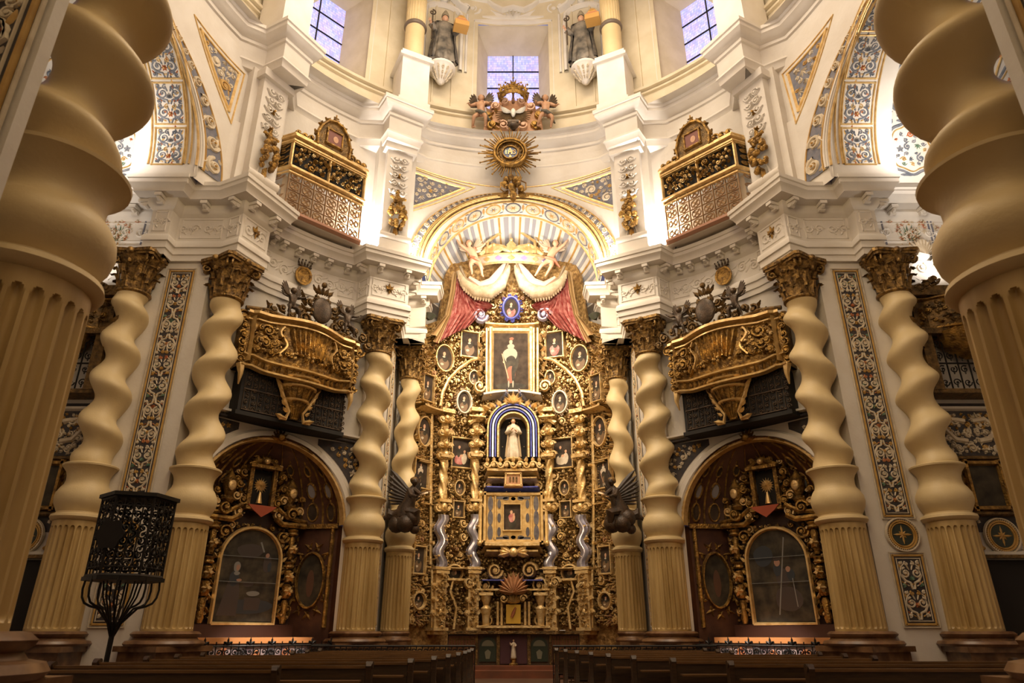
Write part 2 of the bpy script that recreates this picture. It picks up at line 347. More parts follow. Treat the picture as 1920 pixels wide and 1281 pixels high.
def entablature(s):
    L = NOSE_L if s < 0 else [(-x, y) for x, y in reversed(NOSE_L)]
    mb = MB(); sweep(mb, L, PROF1)
    # top ledge back to the upper wall
    ids = [mb.P((x, y, ZC)) for x, y in offs(L, .5)]
    outp = []
    for x, y in L:
        d = Vector((x, y-13.2)); r = 10.6 if abs(x) < 9.4 else d.length+1.2
        if abs(x) < 3.6 and y > 22: q = (s*4.6, y+.2)
        elif abs(x) >= 9.4: q = (x, 18.2)
        else: q = (d.normalized()*r); q = (q.x, q.y+13.2)
        outp.append(mb.P((q[0], q[1], ZC)))
    for i in range(len(ids)-1): mb.F((ids[i], ids[i+1], outp[i+1], outp[i]))
    o = mb.build('trim_main_entablature_'+side(s), plaster, kind='structure')
    # carved relief on the frieze, one piece per straight run
    rel = MB(); fz = offs(L, .62); k = 0
    for i in range(len(fz)-1):
        a, b = Vector(fz[i]), Vector(fz[i+1]); LL = (b-a).length
        if LL < .5: continue
        d = (b-a)/LL; n = Vector((-d.y, d.x))
        def f(u, v, h, a=a, d=d, n=n): return (a.x+d.x*u-n.x*h, a.y+d.y*u-n.y*h, v)
        border(rel, f, [(.12, 12.08), (LL-.12, 12.08), (LL-.12, 12.72), (.12, 12.72)], .025, .025)
        nn = max(1, round(LL/.8)); cw = LL/nn
        for j in range(nn):
            cx = cw*(j+.5)
            for q in (-1, 1):
                scroll(rel, f, cx+q*cw*.24, 12.4, min(.2, cw*.2), 1.3, q, 0, .03, .03)
                leaf(rel, f, cx+q*cw*.1, 12.2, pi/2-q*.6, .3, .05, .03)
            rosette(rel, f, cx, 12.4, .1, .04)
    # the long curved frieze of the diagonal bay
    c = [p for p in fz]; dz = -45 if s < 0 else 45; R = 10.14
    def fc(u, v, h):
        a = radians(dz)+u/R; return ((R-h)*sin(a), 13.2+(R-h)*cos(a), v)
    for q in range(-4, 4):
        u = (q+.5)*.42; scroll(rel, fc, u, 12.4+(.05 if q % 2 else -.05), .2, 1.4, 1 if q % 2 else -1, q, .035, .035)
        leaf(rel, fc, u+.1, 12.2, .8, .3, .05, .03); leaf(rel, fc, u-.1, 12.62, 3.6, .3, .05, .03)
    r = rel.build('carved_frieze', plaster, o)
    # modillions under the cornice
    proto = None; seg = offs(L, .3); mo = MB()
    mo.box((0, .05, -.06), (.2, .36, .1)); mo.tube([(0, .2, -.12), (0, .0, -.16), (0, -.08, -.13)], [.085, .075, .05], 6); mo.tube([(-.09, .1, -.2), (.09, .1, -.2)], .07, 8)
    for i in range(len(seg)-1):
        a, b = Vector(seg[i]), Vector(seg[i+1]); LL = (b-a).length
        if i in (9, 11, 13, 15) or LL > .45:
            nn = max(1, round(LL/.85))
            for j in range(nn):
                p = a+(b-a)*((j+.5)/nn); d = b-a; rz = atan2(d.y, d.x)
                if proto is None: proto = m = mo.build('modillion', plaster, o)
                else: m = proto.copy(); C.objects.link(m)
                m.location = (p.x, p.y, ZC-.52); m.rotation_euler = (0, 0, rz)
for s in (-1, 1): entablature(s)

# fleur-de-lis and frieze medallions
def fleur(x, y, z, rz, label):
    mb = MB(); f = flat()
    for a in (pi/2, pi/2+.75, pi/2-.75): leaf(mb, f, 0, -.02, a, .26 if a == pi/2 else .22, .06, .06)
    leaf(mb, f, 0, 0, -pi/2, .2, .05, .05); mb.box((0, -.03, 0), (.22, .05, .05))
    for q in (-1, 1): leaf(mb, f, 0, 0, -pi/2+q*.8, .14, .04, .05)
    tag(mb.build('fleur_de_lis', oldgold, None, (x, y, z), rz), label, 'ornament', 'fleurs-de-lis on the column entablatures')
for s in (-1, 1):
    fz = offs(NOSE_L if s < 0 else [(-x, y) for x, y in reversed(NOSE_L)], .62); L = fz if s < 0 else fz[::-1]
    def mid(i, nm):
        a, b = Vector(L[i]), Vector(L[i+1]); m = (a+b)/2; d = b-a
        if s > 0: d = -d
        rz = math.degrees(atan2(d.y, d.x)); n = Vector((-d.y, d.x)).normalized(); fleur(m.x-n.x*.02, m.y-n.y*.02, 12.42, rz, nm)
    k = len(arcp(9.52, -51, -38, 8))
    mid(6, 'gilded fleur-de-lis on the entablature block above the %s twisted column nearer the viewer' % side(s))
    mid(8+k+2, 'gilded fleur-de-lis on the entablature block just %s of the altarpiece' % side(s))
    # round coat with crown in the middle of the curved frieze
    t = thing('frieze_medallion', 'small round brown medallion under a dark crown on the %s curved frieze' % side(s), 'medallion', polar(10.0, s*45, 12.3), -s*45, 'medallions on the curved friezes')
    mb = MB(); mb.lathe([(.0, .0), (.2, .02), (.24, .06), (.3, .06), (.3, 0)], 20)
    for i, v in enumerate(mb.v): mb.v[i] = (v[0], -v[2], v[1]*1.15)
    mb.build('disc', oldgold, t)
    mb = MB(); f = flat()
    for q in (-2, -1, 0, 1, 2): leaf(mb, f, q*.09, .33, pi/2-q*.16, .22, .045, .05); mb.ball((q*.12, -.05, .58-.02*abs(q)), .03, 6)
    mb.strip([(-.24, .36), (0, .33), (.24, .36)], .035, f, .07); mb.build('crown', bronze, t)

# ---------------------------------------------------------------- lower walls
WALL_L = [(-16.5, 17.75), (-11.2, 17.75), (-11.2, 17.62), (-8.9, 17.62)] + arcp(10.2, -59.8, -30.2, 26) + [(-5.1, 22.75), (-4.48, 22.75), (-4.48, 25.2), (-4.3, 25.6)]
R_N = 10.2; NI = 2.42; NS = 4.35; NH = 2.38   # side-chapel niche: half width, springing, rise
def niche_top(lx): return NS+NH*sqrt(max(0, 1-(lx/NI)**2)) if abs(lx) < NI else None
def lower_wall(s):
    L = WALL_L if s < 0 else [(-x, y) for x, y in WALL_L]
    mb = MB(); a = radians(s*45)
    cc, ss = cos(a), sin(a)
    def local(x, y): return (x*cc-(y-13.2)*ss)          # distance along the diagonal wall
    pts = []
    for i in range(len(L)-1):
        (x0, y0), (x1, y1) = L[i], L[i+1]; n = 3 if 4 <= i < 30 else 1
        for k in range(n): pts.append((x0+(x1-x0)*k/n, y0+(y1-y0)*k/n, 4 <= i <= 30))
    pts.append((*L[-1], False))
    lo = []
    for x, y, dg in pts:
        lx = local(x, y); z = niche_top(lx) if dg else None; lo.append(z if z else 0.0)
    for i in range(len(pts)-1):
        a0, a1 = pts[i], pts[i+1]; z0, z1 = lo[i], lo[i+1]
        q = [mb.P((a0[0], a0[1], z0)), mb.P((a1[0], a1[1], z1)), mb.P((a1[0], a1[1], 11.35)), mb.P((a0[0], a0[1], 11.35))]; mb.F(q)
    return mb.build('wall_rotunda_'+side(s), plaster, kind='structure')
for s in (-1, 1): lower_wall(s)

# ---------------------------------------------------------------- giant twisted columns
Zb, Zf, Zl, Zt = 1.3, 3.78, 5.15, 10.08
def column_meshes():
    out = {}
    ped = MB(); ped.box((0, 0, .12), (1.6, 1.6, .24)); ped.box((0, 0, .55), (1.36, 1.36, .64)); ped.box((0, 0, .92), (1.54, 1.54, .12)); ped.box((0, 0, .28), (1.48, 1.48, .08))
    ped.lathe([(.86, .98), (.9, 1.03), (.86, 1.09), (.74, 1.11), (.7, 1.16), (.76, 1.2), (.78, 1.24), (.72, 1.29), (.66, 1.3)], 40)
    out['pedestal'] = (ped, basemarble)
    fl = MB(); NFL = 24
    def mod(r, z, a):
        t = (a*NFL/(2*pi)) % 1; d = abs(t-.5)*2           # 0 centre of the flute
        e = min((z-Zb-.06)/.05, (Zf-.13-z)/.11); e = max(0, min(1, e))
        wv = .68*sqrt(max(0, 1-(1-e)**2))
        return r-(.055*sqrt(max(0, 1-(d/max(wv, 1e-3))**2)) if d < wv else 0)
    zs = [Zb, Zb+.05, Zb+.07, Zb+.09, Zb+.12, Zb+.6, Zb+1.2, Zb+1.8, Zf-.30, Zf-.26, Zf-.225, Zf-.20, Zf-.18, Zf-.165, Zf-.152, Zf-.143, Zf-.137, Zf-.133, Zf-.13, Zf-.1, Zf-.05, Zf]
    fl.lathe([(.575-.012*(z-Zb), z) for z in zs], NFL*9, mod=mod); out['fluted_drum'] = (fl, colmarble)
    rg = MB(); rg.lathe([(.54, Zf), (.6, Zf+.03), (.635, Zf+.09), (.62, Zf+.15), (.53, Zf+.19), (.52, Zf+.22), (.56, Zf+.3), (.62, Zf+.42), (.645, Zf+.55), (.63, Zf+.68), (.56, Zf+.82), (.50, Zf+.9), (.48, Zf+1.0),
        (.485, Zf+1.12), (.52, Zf+1.22), (.6, Zf+1.32), (.635, Zf+1.35), (.64, Zf+1.39), (.61, Zf+1.41), (.5, Zf+1.44)], 48); out['collar'] = (rg, colstone)
    cp = MB(); z0 = Zt
    cp.lathe([(.42, z0-.04), (.47, z0), (.47, z0+.05), (.41, z0+.08), (.43, z0+.5), (.52, z0+.9), (.62, z0+1.05)], 24)

    for row, (zz, hh, n, rr) in enumerate(((z0+.08, .5, 8, .43), (z0+.3, .62, 8, .44))):
        for k in range(n):
            a = 2*pi*(k+.5*row)/n; rows = []
            for i in range(6):
                t = i/5; out_ = rr+.02+.2*t**3+.03*t; zq = zz+hh*(t if t < .85 else .85-(t-.85)*.9)
                wd = .15*(1-.5*t)*(1 if i % 2 else .8)
                rows.append([((out_-.03)*cos(a+q*wd/rr)+0, (out_-.03)*sin(a+q*wd/rr), zq) if q else ((out_+.03)*cos(a), (out_+.03)*sin(a), zq) for q in (-1, -.5, 0, .5, 1)])
            cp.grid(rows)
    for k in range(4):
        a = pi/4+k*pi/2
        for q in (-1, 1):
            pts = []
            for i in range(12):
                t = i/11; b = 2*pi*1.2*t; r = .13*(1-.75*t)
                pts.append(((.66+r*sin(b))*cos(a)-q*.07*sin(a), (.66+r*sin(b))*sin(a)+q*.07*cos(a), z0+.93+r*cos(b)))
            cp.tube(pts, .035, 5)
        cp.tube([(.45*cos(a), .45*sin(a), z0+.55), (.52*cos(a), .52*sin(a), z0+.85), (.66*cos(a), .66*sin(a), z0+1.02)], [.04, .05, .04], 5)
        b = k*pi/2; cp.ball((.62*cos(b), .62*sin(b), z0+1.13), .11, 8); cp.ball((.55*cos(b), .55*sin(b), z0+.85), .08, 6)
    ab = []
    for k in range(4):
        a = pi/4+k*pi/2; c0 = (.88*cos(a-.08), .88*sin(a-.08)); c1 = (.88*cos(a+.08), .88*sin(a+.08)); ab += [c0, c1]
        for i in (1, 2, 3):
            t = i/4; b = a+.08+(pi/2-.16)*t; r = .88-.28*sin(pi*t); ab.append((r*cos(b)*1.0, r*sin(b)*1.0))
    for za, zb2, k in ((z0+1.04, z0+1.12, .94), (z0+1.12, z0+1.22, 1.0)):
        cp.prism([(x*k, y*k) for x, y in ab], lambda u, v, h: (u, v, h), za, zb2)
        cp.F([cp.P((x*k, y*k, za)) for x, y in ab][::-1])
    out['capital'] = (cp, mat('capital_gilding', (.40, .24, .07), .42, .55, col2=(.10, .055, .02), scale=9, bump=.8, bscale=16))
    return out
CM = column_meshes(); CO = {}
def shaft(mb, hand, ph, z0=Zl, z1=Zt, r0=.47, r1=.41, amp=.135, pitch=1.16):
    rows = []; n = int((z1-z0)/.05)
    for i in range(n+1):
        t = i/n; z = z0+(z1-z0)*t; e = amp*min(1, (t*n*.05)/.45, (1-t)*n*.05/.35); th = ph+hand*2*pi*(z-z0)/pitch
        r = r0+(r1-r0)*t+.012*sin(2*(th)); rows.append([(e*cos(th)+r*cos(2*pi*k/36), e*sin(th)+r*sin(2*pi*k/36), z) for k in range(36)])
    mb.grid(rows, True)
def column(x, y, rz, hand, ph, label, group, scale=1.0, pitch=1.16, amp=.125, fat=0.0, tall=False):
    if abs(x) > 10: ph += hand*2*pi*(-.37)
    t = thing('twisted_column', label, 'column', (x, y, 0), rz, group)
    for k, (mb, m) in CM.items():
        if k not in CO: CO[k] = o = mb.build(k, m, t)
        else: o = CO[k].copy(); C.objects.link(o); o.parent = t
        if tall and k == 'fluted_drum': q = (Zf+.2-Zb)/(Zf-Zb); o.scale = (1, 1, q); o.location = (0, 0, Zb*(1-q))
        if tall and k == 'collar': q = (Zl+.07-Zf-.2)/(Zl+.07-Zf); o.scale = (1, 1, q); o.location = (0, 0, (Zl+.07)*(1-q))
        if scale != 1.0 and k != 'pedestal': o.scale = (scale, scale, 1)
        if scale != 1.0 and k == 'pedestal': o.scale = (scale*.8, scale*.8, 1)
    mb = MB(); shaft(mb, hand, ph-radians(rz), pitch=pitch, amp=amp, r0=.47+fat, r1=.41+fat); o = mb.build('twisted_shaft', colstone, t)
    if scale != 1.0: o.scale = (scale, scale, 1)
    return t
for s in (-1, 1):
    g = None
    column(s*10.82, 17.35, -s*90+0, s*1, (0 if s > 0 else pi)+1.2*s, 'cream twisted column farthest to the %s, beside the latticed side tribune' % side(s), 'giant twisted columns')
    column(s*8.3, 17.72, -s*62, -s*1, (pi if s > 0 else 0)-1.5*s, 'tall cream twisted column between painted pilaster strip and %s chapel arch' % side(s), 'giant twisted columns')
    column(s*4.68, 21.95, -s*28, s*1, (pi if s > 0 else 0)+.3*s, 'cream twisted column on the inner edge of the %s chapel arch' % side(s), 'giant twisted columns')
    column(s*3.93, 24.45, 0, -s*1, .5, 'slimmer twisted column against the %s edge of the golden altarpiece' % side(s), 'giant twisted columns', .82)
column(-4.27, 5.2, 0, -1, 2*pi*(6.36-Zl)/1.02, 'huge out-of-focus twisted column with fluted foot at the left of the picture', 'giant twisted columns', pitch=1.02, amp=.18, fat=-.015, tall=True)
column(4.40, 5.2, 0, 1, pi-2*pi*(6.36-Zl)/1.02, 'huge out-of-focus twisted column with fluted foot at the right of the picture', 'giant twisted columns', pitch=1.02, amp=.18, fat=-.015, tall=True)

# ---------------------------------------------------------------- floor, shell, ceiling
mb = MB(); mb.box((0, 12, -.1), (40, 42, .2)); mb.build('floor', stonefloor, kind='structure')
mb = MB()
for s in (-1, 1):
    mb.box((s*5.6, 1.0, 7), (.5, 8.0, 14.0)); mb.box((s*12, 4.9, 9.0), (13, .5, 18))
mb.build('wall_entrance_sides', plaster, kind='structure')
for s in (-1, 1):
    xe = 3.64 if s < 0 else 3.76; mb = MB(); mb.box((s*(xe+1.0), 3.96, 7), (2.0, .12, 14.0)); mb.build('wall_entrance_pier_'+side(s), plaster, kind='structure')
mb = MB(); mb.box((0, -3.2, 9), (12, .4, 18)); mb.build('wall_back', plaster, kind='structure')
for s in (-1, 1):
    mb = MB(); mb.box((s*16.7, 11.3, 9), (.4, 13.4, 18)); mb.build('wall_arm_end_'+side(s), plaster, kind='structure')
mb = MB(); mb.grid([[(6*cos(a), y, 13.5+4.6*sin(a)) for a in [pi*i/24 for i in range(25)]] for y in (-3.2, 3.7)]); mb.build('ceiling_entrance', plaster, kind='structure')
# drum wall with windows
RD = 10.35; ZR = 20.4
WZ0, WZ1, WHW = 22.2, 27.25, 1.63
WIN = [0, 45, -45, 90, -90, 135, -135, 180]
mb = MB(); N = 360
def inwin(a):
    for wz in WIN:
        d = (a-wz+180) % 360-180
        if abs(RD*sin(radians(d))) < WHW+.02 and abs(d) < 30: return True
    return False
zs = [ZR-.4, WZ0, WZ1, 33]
for i in range(N):
    a0, a1 = i*360/N, (i+1)*360/N; iw = inwin((a0+a1)/2)
    for k in range(3):
        if k == 1 and iw: continue
        mb.F([mb.P(polar(RD, a0, zs[k])), mb.P(polar(RD, a1, zs[k])), mb.P(polar(RD, a1, zs[k+1])), mb.P(polar(RD, a0, zs[k+1]))])
mb.build('wall_drum', cream, kind='structure')
mb = MB(); rows = [[polar(RD*cos(t*pi/2/10), a*7.5, 33+RD*sin(t*pi/2/10)) for a in range(48)] for t in range(11)]; mb.grid(rows, True); mb.build('ceiling_dome', cream, kind='structure')
def frame_poly(mb, ax, az_, h, prof):   # mitred door-like surround on the drum wall
    pass
wn = 0
for az in (0, -45, 45, 90, -90, 135, -135, 180):
    wn += 1; wo = thing('window_%d' % wn, 'tall bluish leaded window with dark glazing bars', 'window', polar(RD, az, 0), -az)
    del wo['category']; del wo['label']; wo['kind'] = 'structure'
    r = MB(); xi, zi0, zi1, dp = 1.22, 22.9, 26.95, 1.5
    o4 = [(-WHW-.1, -.02, WZ0-.05), (WHW+.1, -.02, WZ0-.05), (WHW+.1, -.02, WZ1+.04), (-WHW-.1, -.02, WZ1+.04)]; i4 = [(-xi, dp, zi0), (xi, dp, zi0), (xi, dp, zi1), (-xi, dp, zi1)]
    r.grid([[*o4, o4[0]], [*i4, i4[0]]]); r.build('window_reveal', cream, wo, smooth=False)
    if az not in (0, 45, -45): 
        g = MB(); g.box((0, dp, (zi0+zi1)/2), (2*xi, .04, zi1-zi0)); g.build('window_pane', glass, wo); continue
    g = MB(); g.box((0, dp+.03, (zi0+zi1)/2), (2*xi+.1, .03, zi1-zi0+.1)); g.build('window_pane', glass, wo)
    b = MB(); b.box((0, dp-.02, (zi0+zi1)/2), (.05, .05, zi1-zi0)); 
    for k in range(1, 4): b.box((0, dp-.02, zi0+(zi1-zi0)*k/4), (2*xi, .05, .045))
    b.build('glazing_bar', iron, wo)
    fr = MB(); f = flat(0, -.02, 0)
    for w0, hh, ww in ((WHW+.22, .14, .14), (WHW+.52, .08, .12)):
        fr.strip([(-w0, WZ0-.1), (-w0, WZ1+.1), (-w0, WZ1+w0-WHW)], ww, f, hh); fr.strip([(w0, WZ0-.1), (w0, WZ1+.1), (w0, WZ1+w0-WHW)], ww, f, hh)
        fr.strip([(-w0-.1, WZ1+w0-WHW), (w0+.1, WZ1+w0-WHW)], ww, f, hh)
    fr.strip([(-2.6, WZ1+1.55), (-1.2, WZ1+1.5), (-.9, WZ1+1.2), (-.5, WZ1+.95), (0, WZ1+1.1), (.5, WZ1+.95), (.9, WZ1+1.2), (1.2, WZ1+1.5), (2.6, WZ1+1.55)], .12, f, .2)
    for q in (-1, 1): scroll(fr, f, q*1.9, WZ1+.95, .38, 1.5, q, 0, .1, .14); leaf(fr, f, q*.3, WZ1+.5, pi/2+q*-1.0, .9, .16, .1)
    palmette(fr, f, 0, WZ1+.45, pi/2, .6, .15); fr.build('window_surround', plaster, wo)
# flat panels, plinth mouldings of the drum
mb = MB()
for z, rr, h in ((ZR+.55, .12, .1), (ZR+1.35, .1, .08), (ZR+1.55, .2, .12), (29.5, .35, .3)):
    mb.grid([[polar(RD-o, a*3, zz) for a in range(-45, 46)] for o, zz in ((0, z-h), (rr, z-h*.6), (rr, z+h*.5), (0, z+h))])
for az in (17.5, -17.5, 29, -29, 61, -61, 72, -72, 78, -78):
    for q in (-1, 1):
        mb.grid([[polar(RD-o, az+q*k, zz) for zz in (21.95, 29.4)] for k, o in ((2.6, 0), (2.55, .07), (2.2, .07), (2.1, 0))])
mb.build('trim_drum_mouldings', cream, kind='structure')

# ---------------------------------------------------------------- upper ring cornice
NOSE2 = [(-9.7, 13.2)]+arcp(9.7, -87, -67, 7)+[(-8.45, 17.3), (-7.58, 16.86), (-6.67, 18.4), (-7.45, 18.95)]+arcp(9.8, -50.5, -37, 8)+[(-5.3, 21.05), (-4.88, 20.4), (-3.15, 21.46), (-3.5, 22.1)]+arcp(9.65, -20, 0, 10)
PROF2 = [(.7, ZR), (0, ZR), (0, ZR-.14), (.05, ZR-.16), (.05, ZR-.3), (.13, ZR-.38), (.22, ZR-.52), (.3, ZR-.56), (.3, ZR-.7), (.36, ZR-.74), (.36, ZR-1.35), (.3, ZR-1.4), (.27, ZR-1.5), (.33, ZR-1.56), (.36, ZR-1.75), (.4, ZR-1.78), (1.3, ZR-1.8)]
mb = MB(); L = mirrored(NOSE2[:-1]+[(-.001, 22.85)]); sweep(mb, L, PROF2)
ids = [mb.P((x, y, ZR)) for x, y in offs(L, .65)]; op = []
for x, y in L:
    d = Vector((x, y-13.2)).normalized()*10.6; op.append(mb.P((d.x, d.y+13.2, ZR)))
for i in range(len(ids)-1): mb.F((ids[i], ids[i+1], op[i+1], op[i]))
mb.grid([[polar(r, a*3, ZR-.01) for a in range(-32, 33)] for r in (9.45, 10.6)]); mb.build('trim_ring_cornice', plaster, kind='structure')
# pedestals and fluted columns of the drum
for s in (-1, 1):
    for az, nm in ((26.3, 'beside the central window'), (59.2, 'beyond the blue side window')):
        p = polar(9.45, s*az); t = thing('drum_column', 'pale fluted drum column with dark ring on a tall plinth, %s side, %s' % (side(s), nm), 'column', (p.x, p.y, 0), -s*az, 'fluted columns of the drum')
        mb = MB(); mb.box((0, .1, ZR+1.2), (1.15, 1.3, 2.4)); mb.box((0, .08, ZR+2.45), (1.4, 1.5, .14)); mb.box((0, .08, ZR+2.62), (1.25, 1.35, .2)); mb.box((0, .05, ZR+.12), (1.3, 1.4, .24)); mb.build('plinth', plaster, t)
        mb = MB(); mb.lathe([(.5, ZR+2.72), (.55, ZR+2.8), (.48, ZR+2.9), (.41, ZR+2.95), (.41, ZR+4.6)], 32)
        mb.lathe([(.42, z) for z in (ZR+4.75, ZR+8.9)], 120, mod=lambda r, z, a: r-.03*max(0, sin(a*20))); mb.lathe([(.5, ZR+8.9), (.6, ZR+9.0), (.6, ZR+9.2)], 24); mb.build('shaft', colstone, t)
        mb = MB(); mb.lathe([(.40, ZR+4.55), (.47, ZR+4.6), (.49, ZR+4.67), (.47, ZR+4.74), (.40, ZR+4.8)], 32); mb.build('ring', mat('dark_ring', (.16, .12, .09), .4), t)
# ---------------------------------------------------------------- upper rotunda wall, arches of the arms
RW = 9.95; ZA = 13.95                      # wall radius, springing of the great arches
RO, RI = 3.95, 3.3                          # painted face of the arch: outer and inner radius
ARB = (0, 1, 2, 3)
def on_cyl(A, R=RW):                         # map (u across, v up, h towards the centre) on the wall of the arm facing azimuth A
    ca, sa = cos(radians(-A)), sin(radians(-A))
    def f(u, v, h):
        y = sqrt(max(.01, R*R-u*u))-h; return (u*ca-y*sa, 13.2+u*sa+y*ca, v)
    return f
def loc2w(A):
    ca, sa = cos(radians(-A)), sin(radians(-A))
    return lambda x, y, z: (x*ca-y*sa, 13.2+x*sa+y*ca, z)
def crescent(f, r_in, w_spring, w_top, parent, name='painted_arch_strip'):
    st = MB()
    for q in (-1, 1):
        wd = lambda a: w_top+(w_spring-w_top)*(1-min(1, a/1.5))**.8
        def fs(a, b, h, q=q):                     # a: angle above springing, b: 0..1 across
            r = r_in+b*wd(a); return f(q*r*cos(a), ZA+r*sin(a), h+.004)
        st.grid([[fs(1.5*i/36, b, .03) for i in range(37)] for b in (0, 1)], mi=0)
        a = .1; i = 0
        while a < 1.35:
            k = wd(a); d = (1 if i % 2 else -1)*q
            g = lambda u, v, h, a=a, k=k: fs(a+u/r_in, .5+v/k, h+.03)
            scroll(st, g, 0, 0, k*.42, 1.5, d, i*2.0, .11*k, .06, 1); leaf(st, g, -k*.3, .1*k, d*.5, k*.8, k*.17, .05, 1); leaf(st, g, k*.3, -.1*k, pi-d*.9, k*.7, k*.15, .06, 1)
            rosette(st, g, 0, 0, .2*k, .08, 2); leaf(st, g, k*.45, .3*k, 2.4, .3*k, .1*k, .05, 1); leaf(st, g, -k*.45, -.3*k, 5.4, .3*k, .1*k, .05, 1)
            a += k*1.05/r_in+.015; i += 1
        for b in (0, 1): st.strip([(1.5*i/36, b) for i in range(37)], .012, lambda u, v, h: fs(u, v, h+.02), .05, 2) if False else st.tube([fs(1.5*i/36, b, .035) for i in range(37)], .03, 5, 2)
    return st.build(name, [inkblue, pale, ochre], parent)
for A, nm, RIa, RRg, cw in ((0, 'front', 3.42, 3.62, .34), (-90, 'left', 3.3, 3.52, .64), (90, 'right', 3.3, 3.52, .64)):
    f = on_cyl(A); W = 4.75; n = 60; mb = MB()
    rows_t, rows_b = [], []
    for i in range(n+1):
        u = -W+2*W*i/n; zb = ZA+sqrt(RIa*RIa-u*u) if abs(u) < RIa else ZC-(.05 if A == 0 else .13)
        rows_b.append(f(u, zb, 0)); rows_t.append(f(u, 19.3, 0))
    mb.grid([rows_b, rows_t])
    wo = mb.build('wall_upper_'+nm, plaster, kind='structure')
    ar = MB(); th = [(pi*i/40) for i in range(41)]
    def ringband(r, w, h, mi): ar.strip([(r*cos(t), ZA+r*sin(t)) for t in th], w, f, h, mi)
    for k, (w_, h_, m_) in enumerate(((.03, .06, 1), (.03, .05, 0), (.06, .12, 1 if A == 0 else 0), (.04, .08, 2 if A == 0 else 0), (.03, .05, 1))): ringband(RRg-.02-.05*k, w_, h_, m_)
    if A == 0:
        g2 = lambda u, v, h: f((3.5+v)*cos(pi-u/3.5), ZA+(3.5+v)*sin(pi-u/3.5), h+.1)
        L = pi*3.5
        for k in range(80): leaf(ar, g2, L*k/80, 0, .0, .13, .04, .04, 1)
    ar.build('archivolt', [plaster, goldplain, darkgold], wo)
    crescent(f, RRg+.04, cw, .03, wo)
    sp = MB()
    for q in (-1, 1):
        if A == 0: tri = [(q*4.05, 18.15), (q*3.98, 16.35), (q*1.85, 17.78)]
        else: tri = [(q*4.15, 18.3), (q*4.05, 16.5), (q*2.3, 18.45)]
        cx = sum(p[0] for p in tri)/3; cy = sum(p[1] for p in tri)/3
        sc = lambda k: [(cx+(x-cx)*k, cy+(y-cy)*k) for x, y in tri]
        t0 = sc(.9); m_ = 10; poly = []
        for i in range(3):
            a, b = t0[i], t0[(i+1) % 3]; poly += [(a[0]+(b[0]-a[0])*k/m_, a[1]+(b[1]-a[1])*k/m_) for k in range(m_)]
        c = sp.P(f(cx, cy, .012)); idp = [sp.P(f(x, y, .012)) for x, y in poly]
        for i in range(len(idp)): sp.F((c, idp[i], idp[(i+1) % len(idp)]), 0)
        border(sp, f, sc(.9), .05, .05, 1); border(sp, f, sc(1.2), .022, .03, 1)
        t1 = sc(.84); scatter(sp, f, lambda x, y: tri_in((x, y), *t1), (min(p[0] for p in t0), max(p[0] for p in t0), min(p[1] for p in t0), max(p[1] for p in t0)), .09, .26, 2600, (2, 2, 2, 3), 5+q, .42, .05)
        if A == 0: sp.strip([(q*(.5+3.6*i/20), 17.95+.42*(i/20)**1.5) for i in range(21)], .025, f, .03, 1)
    sp.build('painted_spandrel_panel', [inkblue, goldplain, pale, ochre], wo)
# intrados barrel and half dome of the main arm
w0 = loc2w(0)
RB = 3.42
mb = MB(); mb.grid([[w0(RB*cos(t), sqrt(RW*RW-(RB*cos(t))**2)-.02 if k == 0 else 9.4+.9*k, ZA+RB*sin(t)) for t in [pi*i/40 for i in range(41)]] for k in (0, 1, 2)])
vo = mb.build('ceiling_main_arch', plaster, kind='structure')
fb = lambda u, v, h: w0((RB-h)*cos(pi-u/RB), v, ZA+(RB-h)*sin(pi-u/RB))
ov = MB(); Lb = pi*RB
for k in range(13):
    u = Lb*(k+.5)/13
    el = [(u+.3*cos(a), 10.55+.34*sin(a)) for a in [2*pi*i/16 for i in range(17)]]
    ov.prism(el[:-1], fb, 0, .01, 2); ov.strip(el, .035, fb, .04, 1 if k % 2 else 0); rosette(ov, fb, u, 10.55, .17, .04, 4 if k % 2 else 3, 1)
    if k < 12:
        leaf(ov, fb, u+Lb/26, 10.3, pi/2, .45, .07, .03, 1); leaf(ov, fb, u+Lb/26, 10.2, .4, .2, .05, .03, 5); leaf(ov, fb, u+Lb/26, 10.8, 2.6, .2, .05, .03, 5)
for v in (10.08, 11.05): ov.strip([(Lb*i/40, v) for i in range(41)], .05, fb, .06, 1)
ov.build('painted_oval_band', [greyp, goldplain, pale, ochre, inkblue, greyp], vo)
YCD = 11.2; RD2 = 3.95
mb = MB(); n1, n2 = 30, 48
def conch(t, p, R=RD2): return w0(R*cos(t)*1.0, YCD+R*sin(t)*sin(p)*1.0, ZA+R*sin(t)*cos(p)) 
mb.grid([[conch(pi*j/n2, pi/2*i/n1) for j in range(n2+1)] for i in range(n1+1)])
mb.grid([[w0(RB*cos(t), YCD, ZA+RB*sin(t)) for t in [pi*i/40 for i in range(41)]], [w0(RD2*cos(t), YCD, ZA+RD2*sin(t)) for t in [pi*i/40 for i in range(41)]]])
co = mb.build('ceiling_apse_shell', plaster, kind='structure')
# painted rays spreading over the shell from the back of the apse
ry = MB()
for k in range(39):
    a = pi*(k+.5)/39
    path = []
    for i in range(13):
        e = radians(12+78*i/12)                        # angle from the backward pole
        d = Vector((sin(e)*cos(a), cos(e), sin(e)*sin(a))); path.append((d, e))
    wd = .010+.007*(k % 3)
    rows = []
    for d, e in path:
        tng = Vector((-sin(a), 0, cos(a))); ww = wd*(e/1.57)**.8*1.3
        rows.append([w0(*(Vector((0, YCD, ZA))+(d+tng*q*ww).normalized()*(RD2-.015))) for q in (-1, 1)])
    ry.grid(rows, False, 0 if k % 3 else 1)
ry.build('painted_ray', [mat('grey_ray', (.36, .36, .39), .7), ochre], co)
